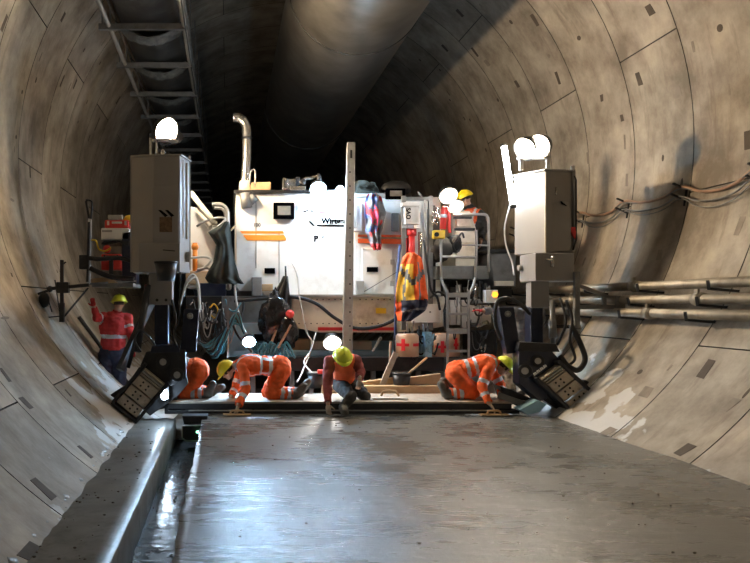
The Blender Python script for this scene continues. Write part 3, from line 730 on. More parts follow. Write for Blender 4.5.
        hose('hydraulic_hose', [P(571, 325, 10.6), P(581, 345, 10.5), P(585, 360, 10.45), P(578, 370, 10.45), P(568, 366, 10.5), P(560, 356, 10.6)], 0.04, 'rubber', t)
        hose('hydraulic_hose', [P(566, 300, 10.6), P(572, 318, 10.55), P(570, 340, 10.5), P(575, 358, 10.5), P(568, 366, 10.55)], 0.02, 'rubber', t)
        hose('hydraulic_hose', [P(560, 298, 10.7), P(566, 320, 10.6), P(562, 335, 10.6), P(557, 345, 10.6)], 0.018, 'rubber', t)
        m = MB(); m.cyl(P(552, 300, 10.8), P(553, 345, 10.7), 0.035); m.cyl(P(552, 320, 10.75), P(553, 338, 10.7), 0.055); m.build('hydraulic_cylinder', 'grey', t)
    else:
        hose('hydraulic_hose', [P(141, 352, 10.7), P(135, 340, 10.7), P(140, 330, 10.7), P(150, 338, 10.7), P(158, 350, 10.7)], 0.014, 'rubber', t)
        hose('hydraulic_hose', [P(180, 305, 10.8), P(186, 285, 10.8), P(196, 278, 10.9), P(199, 300, 10.9), P(199, 312, 10.9)], 0.016, 'whose', t)
        hose('hydraulic_hose', [P(172, 300, 10.8), P(176, 320, 10.7), P(174, 338, 10.7), P(180, 350, 10.7)], 0.02, 'rubber', t)
        m = MB(); m.cyl(P(148, 285, 10.95), P(137, 352, 10.75), 0.05); m.cyl(P(144, 310, 10.9), P(128, 368, 10.75), 0.03); m.build('hydraulic_cylinder', 'dark', t)
    return t
arm(True); arm(False)
# angled steel frame behind the right arm
t = thing('bracket_weldment', P(580, 340, 10.7), 'dark welded steel bracket frame right of the right tower', 'frame')
m = MB(); m.beam(P(576.5, 272, 10.75), P(576.5, 328, 10.75), 0.07); m.build('upright', 'grey', t)
m = MB(); m.beam(P(577, 285, 10.8), P(608, 297, 10.8), 0.05); m.beam(P(577, 307, 10.8), P(624, 307, 10.8), 0.06); m.beam(P(604, 295, 10.8), P(604, 307, 10.8), 0.05); m.beam(P(608, 297, 10.8), P(624, 298, 10.8), 0.04); m.build('brace', 'grey', t)
m = MB(); m.pbox(617, 296, 625, 309, 10.75, 0.06); m.build('end_plate', 'grey', t)
m = MB(); m.beam(P(545, 326, 10.85), P(580, 327, 10.8), 0.05); m.build('lower_rail', 'dark', t)
def bag(name, label, c, r, m_, seed):
    mb = MB(); n = 22; b = 0
    for i in range(15):
        ph = -PI/2+PI*i/14
        for k in range(n):
            a = 2*PI*k/n; d = Vector((math.cos(ph)*math.cos(a), math.cos(ph)*math.sin(a), math.sin(ph)))
            s = 1+0.28*noise.noise(d*2.2+Vector((seed, 0, 0)))+0.24*noise.noise(d*7+Vector((seed, 3, 0)))
            top = 1-0.55*max(0, d.z)**1.5
            mb.v.append(c+Vector((d.x*r[0]*top, d.y*r[1]*top, d.z*r[2]))*s)
    for i in range(14):
        for k in range(n): mb.face((i*n+k, i*n+(k+1) % n, (i+1)*n+(k+1) % n, (i+1)*n+k), True)
    o = mb.build(name, m_); 
    if label: tag(o, label, 'bag')
    return o
# ================================================================= THE PAVER (main machine)
YM = 13.3
t = thing('slipform_paver', P(320, 400, 14.5), 'large white and cream paving machine with orange stripes filling the tunnel', 'paving machine')
PV = t
MB().prism([(P(x, y, YM).x, P(x, y, YM).z) for x, y in ((236, 193), (347, 193), (347, 296), (264, 296), (262, 292), (240, 292), (236, 288))], YM, YM+3.2).build('engine_housing', 'white', t, 0.02)
MB().pbox(354, 197, 441, 296, YM+0.02, 3.0).build('right_housing', 'white', t, 0.02)
MB().pbox(345, 193, 356, 296, YM+0.12, 3.0).build('housing_filler', 'grey', t)
m = MB(); m.pbox(234, 190, 346, 193, YM-0.05, 3.3); m.build('roof_deck', 'dark', t)
m = MB(); m.pbox(355, 193.5, 404, 197, YM-0.05, 3.1); m.build('roof_deck', 'lgrey', t)
# door outlines
for a in ((256, 196, 256, 268), (279, 232, 279, 294)):
    MB().beam(P(a[0], a[1], YM), P(a[2], a[3], YM), 0.012, 0.012).build('door_gap', 'grey', t)
m = MB(); m.pbox(362, 248, 393, 294, YM-0.01, 0.05); m.build('cabinet_door', 'white', t, 0.012)
for y in (259.5, 281): MB().pbox(390.5, y, 394.5, y+5, YM-0.04, 0.05).build('hinge', 'lgrey', t)
for name, pts in (('orange_stripe', [(240, 231), (283, 231), (284, 233.5), (242, 233.5)]), ('orange_stripe', [(243, 235), (284, 235), (286, 238), (286, 240.5), (247, 240.5)]),
                  ('orange_stripe', [(358, 234.5), (401, 235), (401, 237), (358, 237)]), ('orange_stripe', [(358, 238.5), (401, 239), (401, 244), (358, 243)])):
    MB().pprism(pts, YM-0.008, 0.02).build(name, 'orange' if pts[0][0] < 300 else 'stripe2', t)
MB().pbox(264.5, 268, 275, 273.5, YM-0.012, 0.03).build('vent_slot', 'ink', t)
m = MB(); m.pbox(367, 267, 378, 272, YM-0.03, 0.03); m.build('vent_slot', 'ink', t)
# lettering as it is still legible on the cabinet
text_mesh('Wirtgen', 0.14, P(321.5, 223.5, YM-0.012), RFRONT, 'ink', 'lettering', t)
text_mesh('P', 0.15, P(313.8, 241.5, YM-0.012), RFRONT, 'ink', 'lettering', t)
m = MB(); m.pprism([(317, 224.5), (344, 225.0), (344, 226.6), (317, 226.2)], YM-0.01, 0.01); m.pprism([(308.5, 221), (310.5, 221), (315.5, 226), (313, 226)], YM-0.01, 0.01)
m.tube(curve([P(314, 217.5, YM-.005), P(317, 216.2, YM-.005), (P(319.3, 219, YM-.005))]), 0.006, 5); m.pprism([(322, 236.4), (324, 236.2), (324, 237.6), (322, 237.8)], YM-0.01, 0.01)
m.pprism([(303, 211.5), (308, 209.8), (309, 210.4), (304, 212.4)], YM-0.01, 0.01); m.pprism([(310.5, 211.5), (312, 209.5), (313.5, 211.8)], YM-0.01, 0.01); m.build('logo_mark', 'ink', t)
m = MB(); m.pprism([(318, 212), (336, 212.3), (336, 213.2), (320, 213)], YM-0.01, 0.01); m.build('logo_mark', 'red', t)
text_mesh('100', 0.085, P(253.5, 226.5, YM-0.012), RFRONT, 'grey', 'lettering', t)
# lower chassis
MB().prism([(P(x, y, YM).x, P(x, y, YM).z) for x, y in ((291, 296.5), (441, 296.5), (441, 326), (398, 332), (318, 332), (298, 328), (291, 318))], YM-0.25, YM+1.2).build('chassis', 'cream', t, 0.012)
m = MB(); m.pbox(318, 327.3, 396, 330.5, YM-0.26, 0.03); m.build('red_stripe', 'red', t)
MB().pbox(284, 294.5, 441, 297, YM-0.32, 0.4).build('deck_edge', 'lgrey', t)
m = MB()
for x in list(range(299, 345, 6))+list(range(360, 396, 6)):
    for y in (299.5, 323.5): p = P(x, y, YM-0.26); m.cyl(p, p+Vector((0, -0.02, 0)), 0.012, 6)
m.build('bolt_row', 'dark', t)
MB().pbox(376, 308, 386, 313.5, YM-0.27, 0.03).build('warning_plate', 'yellow', t)
m = MB(); m.pbox(414, 304, 441, 323, YM-0.45, 0.2); m.build('front_box', 'white', t, 0.01)
m = MB()
for x, y in ((421, 312), (430, 312)): p = P(x, y, YM-0.46); m.cyl(p, p+Vector((0, -.02, 0)), 0.014, 6)
m.build('bolt_row', 'dark', t)
MB().pbox(218, 296, 292, 323, YM-0.1, 0.9).build('side_panel', 'grey', t, 0.01)
m = MB(); m.pbox(252, 277, 262, 296, YM-0.15, 0.3); m.build('filter_box', 'lgrey', t, 0.01)
m = MB(); m.pbox(262, 284, 273, 291, YM-0.12, 0.2); m.build('brass_fitting', 'wood', t, 0.01)
MB().pbox(236, 291, 262, 297, YM-0.02, 0.8).build('deck_bracket', 'dark', t)
# under-frame, rear crossbeam with blue light put into its colour, crawler tracks
MB().pbox(236, 357.5, 444, 371, YM-0.5, 0.28).build('front_crossbeam', 'dark', t, 0.01)
MB().pbox(240, 341, 441, 357, YM+1.25, 0.2).build('rear_crossbeam', 'bluelit', t, 0.01)
MB().pbox(234, 351, 441, 355, YM-0.1, 0.1).build('cable_tray', 'bluelit', t)
for x in (253, 292, 311, 373, 396, 418, 441): MB().beam(P(x, 371, YM-0.35), P(x, 404, YM-0.35), 0.08).build('support_leg', 'grey', t)
for x0 in (246, 392):
    m = MB(); a = P(x0, 372, 15.0); b = P(x0+40, 425, 15.0); zc = (a.z+b.z)/2; h = (a.z-b.z)/2
    prof = [(14.9+h*math.cos(q*PI/6+PI/2), zc+h*math.sin(q*PI/6+PI/2)) for q in range(7)]+[(16.6+h*math.cos(q*PI/6-PI/2), zc+h*math.sin(q*PI/6-PI/2)) for q in range(7)]
    bb = len(m.v); n = len(prof)
    for x in (a.x, b.x):
        for yy, zz in prof: m.v.append(Vector((x, yy, zz)))
    m.face([bb+i for i in range(n)]); m.face([bb+n+i for i in range(n)][::-1])
    for i in range(n): m.face((bb+i, bb+(i+1) % n, bb+n+(i+1) % n, bb+n+i))
    m.build('crawler_track', 'dark', t, 0.02)
m = MB(); m.pbox(310, 341, 372, 350, YM+0.6, 0.4); m.build('gear_case', 'cream', t, 0.02)
m = MB(); m.pbox(268, 339, 310, 350, YM+0.5, 0.4); m.build('gear_case', 'wood', t, 0.02)
# exhaust stack
m = MB(); m.tube(curve([P(233, 117.5, 13.9), P(239, 118, 13.9), P(244, 122, 13.9), P(246.5, 130, 13.9), P(246.5, 160, 13.9), P(244.5, 188, 13.9)], 6), 0.085, 14); m.build('exhaust_pipe', 'chrome', t)
m = MB(); m.tube([P(247, 137, 13.9), P(247, 139.5, 13.9)], 0.098, 14); m.build('exhaust_clamp', 'dark', t)
m = MB(); m.tube([P(245, 181, 13.9), P(245, 193, 13.9)], [0.10, 0.13], 14); m.build('exhaust_base', 'cream', t)
m = MB(); m.cyl(P(245, 193, YM-0.02), P(247, 208, YM-0.02), 0.10, 14); m.cyl(P(249, 196, YM), P(255, 203, YM), 0.09, 12); m.build('muffler', 'grey', t)
m = MB(); m.tube(curve([P(250, 184, 13.5), P(250.5, 172, 13.5), P(255, 171, 13.5), P(255, 186, 13.5)], 5), 0.015, 6); m.build('roof_handle', 'lgrey', t)
m = MB(); m.pbox(250, 182, 271, 190, YM+0.2, 0.5); m.build('roof_box', 'wood', t, 0.02)
m = MB()
m.cyl(P(286, 190, 13.4), P(286, 179, 13.4), 0.06, 10); m.cyl(P(284, 179, 13.4), P(284, 189, 13.2), 0.03)
m.tube(curve([P(300, 183, 13.4), P(305, 179, 13.4), P(312, 178, 13.4), P(318, 176, 13.4)], 5), 0.03, 8)
m.pbox(287, 179, 296, 190, 13.5, 0.3); m.pbox(290, 186, 306, 190, 13.2, 0.3); m.build('roof_valve_block', 'chrome', t, 0.008)
MB().ell(P(303, 182, 13.4), 0.06, 10).build('roof_fitting', 'dark', t); MB().ell(P(319, 179, 13.3), (0.05, 0.05, 0.10), 10).build('roof_fitting', 'dark', t); MB().pbox(296, 177, 300, 190, 13.6, 0.2).build('roof_post', 'dark', t)
m = MB(); m.pprism([(356, 190), (358, 180), (366, 180), (378, 187), (380, 193), (356, 194)], 13.5, 0.6); m.build('roof_cowl', 'tarp', t, 0.02)
m = MB()
for i in range(26):
    m.beam(P(357+random.random()*20, 181+random.random()*10, 13.45), P(357+random.random()*20, 183+random.random()*9, 13.45), 0.02)
m.build('roof_netting', 'tarp', t)
MB().ell(P(396, 189, 14.2), (0.30, 0.2, 0.16), 14).build('roof_dome', 'dark', t)
# grey sheath left of door, white junction box
m = MB(); m.pbox(392, 213, 399, 231, YM-0.04, 0.08); m.build('document_pouch', 'grey', t, 0.01)
m = MB(); m.pbox(352, 200, 362, 231, YM-0.22, 0.2); m.build('junction_box', 'white', t, 0.01)
m = MB(); m.pbox(354, 204, 357, 228, YM-0.24, 0.03); m.build('junction_box_lid', 'lgrey', t)
m = MB(); m.pbox(357, 281, 364, 294, YM-0.12, 0.12); m.build('door_latch', 'lgrey', t)
m = MB(); m.beam(P(362, 293, YM-.03), P(397, 272, YM-.03), 0.012); m.build('gas_strut', 'grey', t)
hose('power_cable', [P(234, 301, 12.9), P(262, 299, 12.9), P(292, 297, 12.85), P(315, 303, 12.85), P(335, 318, 12.8), P(355, 328, 12.8), P(380, 326, 12.8), P(402, 316, 12.85)], 0.030, 'rubber', None, 'thick black power cable sagging across the cream chassis', 'cable')

# grey perforated upright in front of the cabinets
t = thing('perforated_post', P(350, 350, 12.5), 'tall grey perforated steel post standing before the white cabinets', 'post')
MB().prism([(P(347.5, 142, 12.5).x, Z(142, 12.5)), (P(355.3, 142, 12.5).x, Z(142, 12.5)), (P(352.3, 366, 12.5).x, Z(366, 12.5)), (P(342.5, 366, 12.5).x, Z(366, 12.5))], 12.5, 12.6).build('post', 'lgrey', t, 0.006)
m = MB(); m.pbox(350.3, 150, 352.3, 158, 12.49, 0.03)
m.build('slot', 'hole', t)
m = MB()
for y in range(172, 350, 14): p = P(350, y, 12.495); m.cyl(p, p+Vector((0, 0.02, 0)), 0.014, 8)
m.build('hole_row', 'hole', t)

# ---------------------------------------------------------------- control column with panel
t = thing('control_column', P(416, 330, 12.9), 'steel control column with white lettered panel and red cylinder', 'control stand')
for x in (403.5, 430.5):
    MB().beam(P(x, 196, 12.9), P(x, 330, 12.9), 0.07).build('frame_post', 'grey', t)
MB().beam(P(404, 199, 12.9), P(430, 199, 12.9), 0.06).build('frame_top', 'grey', t)
MB().beam(P(425, 200, 12.88), P(426, 330, 12.88), 0.04).build('frame_post', 'lgrey', t)
MB().pbox(404.8, 202, 420, 224, 12.8, 0.18).build('panel', 'white', t, 0.008)
MB().pbox(402, 202.5, 421, 206, 12.76, 0.1).build('panel_header', 'white', t, 0.006)
# letters read up the side of the panel
RV = Matrix.Rotation(PI/2, 3, Vector((0, 1, 0))) @ RFRONT
text_mesh('SAO', 0.10, P(406.5, 208, 12.785), RV, 'ink', 'panel_lettering', t)
MB().pbox(403, 225.5, 408, 228, 12.8, 0.1).build('clamp', 'lgrey', t)
MB().pbox(415, 225, 421, 228, 12.8, 0.1).build('clamp', 'white', t)
m = MB(); m.cyl(P(411.5, 229, 12.9), P(411.5, 236, 12.9), 0.085, 14); m.cyl(P(411.5, 236, 12.9), P(411.5, 262, 12.9), 0.06, 12); m.cyl(P(405.5, 238, 12.95), P(405.5, 262, 12.95), 0.05); m.build('red_cylinder', 'red', t)
m = MB(); m.cyl(P(420, 232, 12.9), P(420, 290, 12.9), 0.035); m.build('guide_rod', 'chrome', t)
m = MB(); m.beam(P(418, 192, 12.9), P(424, 200, 12.9), 0.015); m.build('aerial', 'lgrey', t)
hose('hydraulic_hose', [P(424, 240, 12.8), P(428, 270, 12.75), P(431, 290, 12.7), P(437, 297, 12.75), P(440, 310, 12.8)], 0.022, 'rubber', t)
hose('hydraulic_hose', [P(400, 245, 12.8), P(398, 270, 12.75), P(396, 300, 12.7), P(395, 340, 12.8)], 0.022, 'bluecloth', t)

# ---------------------------------------------------------------- right platform: walkway, rails, generator
t = thing('rear_platform', P(464, 278, 13.0), 'steel access platform with tubular guard rails on the right', 'platform')
MB().pbox(436, 266, 489, 279, 12.8, 1.4).build('deck_beam', 'grey', t, 0.008)
def tb(name, pts, r=0.024, m='lgrey'):
    return MB().tube(curve(pts, 5) if len(pts) > 2 else pts, r, 8).build(name, m, t)
tb('guard_rail', [P(441, 232, 12.75), P(441, 262, 12.75), P(441, 278, 12.75)])
tb('guard_rail', [P(453, 215.5, 12.75), P(470, 214.5, 12.75), P(484, 214.5, 12.75), P(487.5, 217, 12.75), P(488.5, 225, 12.75), P(488.5, 272, 12.75)])
tb('guard_rail', [P(476, 230, 12.74), P(476.5, 245, 12.74), P(475, 280, 12.74)])
tb('mid_rail', [P(462, 245, 12.74), P(488, 245.5, 12.74)], 0.016)
tb('mid_rail', [P(441, 256.5, 12.74), P(476, 257.5, 12.74)], 0.022)
tb('stair_rail', [P(441, 278, 12.7), P(443, 284, 12.65), P(447, 292, 12.6), P(447.5, 300, 12.6)])
tb('stair_rail', [P(475, 278, 12.7), P(473, 286, 12.65), P(469, 294, 12.6), P(468.5, 300, 12.6)])
t = thing('access_ladder', P(458, 390, 12.6), 'grey steel access ladder below the right platform', 'ladder')
for x in (447.5, 468.5): MB().beam(P(x, 290, 12.6), P(x, 372 if x < 450 else 365, 12.55), 0.035).build('stile', 'lgrey', t)
for y, h in ((295, .08), (314, .04), (331, .09), (351, .04)): MB().beam(P(447, y, 12.6), P(469, y, 12.6), 0.05, h).build('rung', 'lgrey', t)
t = thing('generator', P(465, 256, 13.3), 'cream louvred generator box on the right platform', 'generator')
MB().pprism([(455, 213), (471, 213), (476, 228), (476, 266), (455, 266)], 13.2, 0.8).build('cabinet_body', 'cream', t, 0.015)
for y0, y1 in ((211, 216), (219, 227), (231, 243), (246, 256)): MB().pprism([(456.5, y0), (470 if y1 < 229 else 474.5, y0), (472 if y1 < 229 else 475, y1), (456.5, y1)], 13.16, 0.06).build('panel', 'cream', t, 0.012)
MB().pbox(454, 216.3, 472, 218.6, 13.15, 0.05).build('dark_gap', 'dark', t)
MB().pbox(455, 228, 475, 230.3, 13.15, 0.05).build('dark_gap', 'dark', t)
t = thing('fire_extinguisher', P(443.5, 228, 12.7), 'red fire extinguisher with grey band beneath the warm deck lamps', 'extinguisher')
MB().tube([P(443, 229, 12.7), P(444, 209, 12.7), P(444.5, 206, 12.7)], [0.055, 0.055, 0.025], 14).build('cylinder', 'redplastic', t)
MB().tube([P(443.6, 218, 12.7), P(443.9, 214.5, 12.7)], 0.058, 14).build('band', 'silver', t)
hose('discharge_hose', [P(446, 207, 12.68), P(449, 215, 12.66), P(449, 226, 12.66), P(450, 233, 12.66)], 0.028, 'redplastic', t)
t = thing('valve_pair', P(440, 236, 12.7), 'yellow valve block hanging under the fire extinguisher', 'valve')
MB().pbox(433.5, 230, 445.5, 238.5, 12.65, 0.12).build('valve_body', 'yellow', t, 0.02)
p = P(436.5, 234.5, 12.64); MB().tube([p+Vector((0, 0, 0)), p+Vector((0, -0.02, 0))], 0.04, 12).build('port', 'hole', t)
t = thing('tool_sack', P(443, 256, 12.8), 'dark brown sack slung inside the right guard rail', 'bag')
bag('sack', None, P(442, 248, 12.9), (0.19, 0.12, 0.22), 'dkcloth', 9).parent = t
bpy.data.objects['sack'].matrix_parent_inverse = Matrix.Translation(-t.location)
t = thing('engine_block', P(455, 255, 12.9), 'dark small engine with coiled hose beside cream generator', 'engine')
m = MB(); m.ell(P(456, 243, 12.9), (0.10, 0.1, 0.15), 12); m.pbox(450, 236, 460, 252, 12.95, 0.2); m.build('engine_body', 'dark', t, 0.01)
hose('coil', [P(458, 240, 12.8), P(461, 246, 12.8), P(457, 252, 12.8), P(453, 246, 12.8), P(457, 239, 12.8), P(462, 233, 12.8), P(464, 238, 12.8)], 0.018, 'rubber', t)
# shiny valves cluster at left of extinguisher
t = thing('valve_manifold', P(434, 225, 12.85), 'cluster of small shiny valves left of the extinguisher', 'valves')
m = MB()
for i in range(16): p = P(432+random.random()*7, 209+random.random()*18, 12.8); m.ell(p, random.uniform(0.015, 0.03), 7); m.cyl(p, p+Vector((random.uniform(-.06, .06), 0, random.uniform(-.06, .06))), 0.010, 6)
m.build('valves', 'chrome', t)
MB().pbox(431, 207, 440, 262, 12.95, 0.25).build('backing', 'dark', t, 0.01)
m = MB(); m.pbox(432, 205, 436, 294, 13.0, 0.2); m.build('hose_duct', 'rubber', t, 0.02)
# components under the platform
t = thing('hydraulic_unit', P(470, 330, 13.2), 'hydraulic unit with white boxes behind the access ladder', 'hydraulic unit')
for a in ((450, 300, 456, 325), (457, 285, 460.5, 325), (462, 300, 467, 328)): MB().pbox(*a, 12.95, 0.08).build('white_post', 'white', t, 0.005)
MB().pbox(442, 302, 448, 322, 13.1, 0.3).build('white_box', 'white', t, 0.01)
MB().pbox(469, 305, 491, 323, 12.9, 0.3).build('white_box', 'white', t, 0.01)
MB().pbox(444, 280, 512, 302, 13.4, 0.5).build('back_frame', 'dark', t, 0.01)
MB().pbox(470, 299, 487, 303.5, 12.85, 0.2).build('bracket', 'lgrey', t, 0.005)
m = MB(); m.pbox(471, 331, 497, 357, 13.0, 0.5); m.build('black_tank', 'dark', t, 0.03)
m = MB()
for i in range(7): m.cyl(P(446+i*6.5, 284+3*(i % 2), 13.3), P(446+i*6.5, 297, 13.3), 0.05, 10)
m.build('filters', 'grey', t)
for a, b, r in ((P(475, 284, 12.9), P(475, 300, 12.9), .05), (P(488, 322, 12.85), P(476, 327, 12.85), .04), (P(480, 345, 12.95), P(482, 352, 12.95), .02), (P(486, 344, 12.95), P(484, 352, 12.95), .02)): MB().cyl(a, b, r, 10).build('fitting', 'chrome', t)
MB().pbox(444, 358, 500, 372, 12.9, 0.25).build('lower_beam', 'grey', t)
for i, pts in enumerate(([(430, 298), (438, 292), (446, 298), (444, 312)], [(476, 330), (484, 338), (492, 330), (500, 338)], [(452, 330), (456, 340), (450, 352)], [(432, 335), (440, 345), (434, 355)])):
    hose('hydraulic_hose', [P(x, y, 12.85) for x, y in pts], 0.02, 'rubber', t)
t = thing('signal_box', P(494, 303, 12.5), 'white box with round amber lamp left of the right arm', 'signal box')
MB().pbox(486, 290, 498, 303, 12.5, 0.18).build('case', 'white', t, 0.01)
MB().cyl(P(495, 294.5, 12.48), P(495, 294.5, 12.52), 0.05, 14).build('amber_lamp', 'amber', t)
t = thing('mixing_bin', P(503, 285, 13.0), 'dark grey metal bin standing left of the right tower', 'bin')
MB().pprism([(490, 252), (516, 250), (516, 287), (494, 287)], 12.9, 0.8).build('bin_body', 'grey', t, 0.02)
MB().pbox(489, 249, 517, 253, 12.86, 0.9).build('bin_rim', 'dark', t, 0.01)
MB().pbox(495, 281, 514, 286, 12.85, 0.1).build('base_strip', 'cream', t, 0.01)

# ---------------------------------------------------------------- left side of the paver
t = thing('water_tank', P(212, 280, 14.0), 'white rounded water tank behind the left tower', 'tank')
MB().pprism([(186, 212), (190, 206), (206, 210), (216, 226), (228, 232), (232, 288), (186, 288)], 13.7, 1.2).build('tank_body', 'white', t, 0.03)
MB().pbox(186, 271, 228, 284, 13.4, 0.3).build('orange_shelf', 'wood', t, 0.01)
m = MB(); m.cyl(P(195, 243, 13.5), P(195, 274, 13.5), 0.045, 10); m.ell(P(195, 247, 13.5), 0.07, 10); m.build('orange_post', 'orange', t)
MB().pbox(200, 283, 226, 296, 13.2, 0.4).build('blue_beam', 'navy', t, 0.01)
t = thing('grab_rail', P(225, 250, 13.2), 'pale bent tube grab rails above the draped dark tarp', 'handrail')
def tb2(name, pts, r=0.035, m='whose'): return MB().tube(curve([P(*q) for q in pts], 6) if len(pts) > 2 else [P(*q) for q in pts], r, 10).build(name, m, t)
tb2('rail', [(191, 193, 13.4), (215, 224, 13.0)], 0.055, 'cream'); tb2('rail', [(197, 209, 13.4), (211, 227, 13.0)], 0.045, 'cream')
tb2('rail', [(212, 204.5, 13.0), (222, 205, 13.0), (227, 211, 13.0), (228, 225, 13.0), (231, 260, 13.0)], 0.038, 'lgrey')
tb2('rail', [(214, 208.5, 13.1), (222, 209, 13.1), (225.5, 215, 13.1), (227, 240, 13.1), (229, 290, 13.1)], 0.030, 'lgrey')
tb2('loop', [(213, 226, 13.0), (219, 226, 12.98), (225, 219, 12.98), (216, 218, 13.0), (203, 222, 13.1), (197, 226, 13.2)], 0.022, 'lgrey')
tb2('rail', [(229, 232, 13.1), (235, 226, 13.2)], 0.018, 'wood')
for pts, r, m_, lb in (([(189, 258, 13.3), (205, 257, 13.1), (211, 260, 13.0), (204, 268, 13.0), (196, 272, 13.1)], 0.022, 'whose', 'white looped hose over the orange shelf at left'),
                 ([(183, 296, 11.6), (187, 282, 11.6), (193, 275, 11.6), (198, 284, 11.6), (200, 310, 11.6)], 0.024, 'whose', 'white hose arching above the left navy link plate'),
                 ([(197, 270, 13.0), (207, 268, 13.0), (213, 272, 13.0), (221, 276, 13.0)], 0.02, 'lgrey', 'short grey hose resting beside the white tank')):
    hose('white_hose' if m_ == 'whose' else 'grey_hose', [P(*q) for q in pts], r, m_, None, lb, 'hose')
# coil of hydraulic hoses, blue light in their colour, and the valve bank
t = thing('valve_bank', P(215, 330, 12.6), 'valve bank crowded with gauges left of the grey side panel', 'valves')
MB().pbox(186, 296, 222, 345, 12.6, 0.4).build('block', 'dark', t, 0.01)
for i in range(14):
    p = P(188+random.random()*32, 298+random.random()*30, 12.52); MB().cyl(p, p+Vector((0, 0.08, 0)), random.uniform(0.02, 0.05), 10).build('gauge', ('lgrey', 'grey', 'dark')[i % 3], t)
m = MB(); m.tube(curve([P(210, 308, 12.45), P(214, 304, 12.45), P(218, 310, 12.45), P(215, 318, 12.45), P(211, 315, 12.45)], 5), 0.014, 6); m.build('yellow_tag', 'yellow', t)
m = MB()
for i in range(5): p = P(190+i*7, 305+(i % 2)*8, 12.5); m.cyl(p, p+Vector((0.05, -0.02, 0.05)), 0.012, 6)
m.build('gauges', 'chrome', t)
m = MB()
MB().beam(P(228, 296, 12.2), P(228, 358, 12.2), 0.035).build('stay_rod', 'grey', t)
rs = random.Random(5)
for i in range(22):
    x = rs.uniform(186, 232); y = rs.uniform(298, 330); w_ = rs.uniform(6, 16); d_ = rs.uniform(10, 32)
    hose('bank_hose', [P(x, y, 12.45), P(x+w_*0.2, y+d_*0.8, 12.35), P(x+w_*0.6, y+d_, 12.33), P(x+w_, y+d_*0.3, 12.45)], rs.uniform(0.010, 0.020), rs.choice(('rubber', 'rubber', 'lgrey', 'dark', 'teal')), t, n=6)
t = thing('hose_bundle', P(215, 345, 12.2), 'bundle of blue-lit hydraulic hoses looping beside work lamp', 'hoses')
for i in range(11):
    s = i*2.0; hose('hose', [P(194+s*0.9, 334+s*1.2, 12.3-i*0.01), P(203+s*0.8, 343+s*0.5+(i*5) % 4, 12.2-i*0.015), P(216+s*0.7, 341-s*0.6-(i*3) % 5, 12.2), P(228+s*0.5, 330-s*1.1+((i*7) % 6), 12.25), P(236+s*0.4, 316+s*0.9, 12.3)], 0.015, 'teal' if i % 3 else 'rubber', t, n=6)
for i in range(9):
    hose('hose', [P(252+i*2.5, 345-(i % 3), 12.4), P(256+i*3.2, 352+(i*5) % 6, 12.35), P(262+i*3.0, 346-(i*3) % 5, 12.35), P(268+i*3.4, 358-(i*2) % 4, 12.4)], 0.020, 'teal', t, n=6)
MB().pbox(227, 323, 262, 334, 12.7, 0.1).build('backplate', 'bluelit', t); MB().pbox(228, 334, 254, 357, 13.6, 0.1).build('backplate', 'bluelit', t)
for i, (pts, r, m_, lb) in enumerate((
    ([(292, 262, 12.7), (297, 275, 12.65), (300, 300, 12.6), (306, 330, 12.55), (312, 345, 12.5), (302, 372, 12.3), (297, 382, 12.1)], 0.013, 'whose', 'thin pale cord hanging beside the black bin bags'),
    ([(235, 286, 12.6), (236, 300, 12.5), (241, 322, 12.4), (247, 335, 12.2)], 0.02, 'lgrey', 'grey hose dropping to the blue white work lamp'),
    ([(244, 302, 12.9), (242, 315, 12.8), (236, 322, 12.7), (222, 323, 12.7)], 0.022, 'rubber', 'short black hose on the grey side panel'),
    ([(316, 332, 12.6), (311, 350, 12.4), (304, 362, 12.2), (312, 373, 11.9)], 0.013, 'whose', 'thin pale cord reaching the bucket behind the crouched worker'),
    ([(232, 322, 12.3), (236, 332, 12.25), (243, 342, 12.2), (252, 352, 12.2)], 0.02, 'rubber', 'black hose leading down behind the blue-lit hose bundle'))):
    hose('pull_cord' if r < .015 else 'air_hose', [P(*q) for q in pts], r, m_, None, lb, 'cord' if r < .015 else 'hose')

# ---------------------------------------------------------------- left sensor frame and side basket
t = thing('side_basket', P(110, 272, 12.0), 'steel service basket hung on the left above the wall worker', 'basket')
MB().beam(P(90, 219, 11.6), P(88.5, 284, 11.6), 0.05).build('white_post', 'whose', t)
MB().beam(P(88, 284, 11.6), P(136, 281, 11.9), 0.05, 0.03).build('edge_rail', 'grey', t)
MB().pprism([(88, 279), (108, 277), (118, 283), (92, 283.5)], 11.7, 0.5).build('deck_board', 'wood', t)
MB().pbox(92, 283, 133, 287, 11.7, 1.0).build('deck', 'grey', t)
m = MB(); m.tube(curve([P(86, 200, 11.6), P(91, 201, 11.6), P(92, 205, 11.6), P(91, 220, 11.6)], 4), 0.015, 6); m.tube([P(86, 201, 11.6), P(89, 218, 11.6)], 0.018, 6); m.build('crook_handle', 'dark', t)
MB().pbox(79, 255, 88, 269, 11.5, 0.2).build('black_box', 'dark', t, 0.01)
MB().tube(curve([P(88, 258, 11.5), P(100, 259, 11.5), P(120, 258, 11.5), P(134, 262, 11.5)], 4), 0.035, 8).build('guard_rail', 'dark', t)
MB().tube(curve([P(90, 268, 11.5), P(98, 272, 11.5), P(112, 277, 11.5), P(134, 279, 11.5)], 4), 0.04, 8).build('lower_rail', 'dark', t)
hose('yellow_hose', [P(91, 240, 11.6), P(96, 241, 11.6), P(99, 249, 11.6), P(105, 251, 11.6), P(111, 248, 11.6)], 0.014, 'yellow', None, 'thin yellow hose looping in the left service basket', 'hose')
m = MB(); m.pbox(122, 232, 136, 284, 12.0, 0.4); m.build('dark_locker', 'navy', t, 0.01)
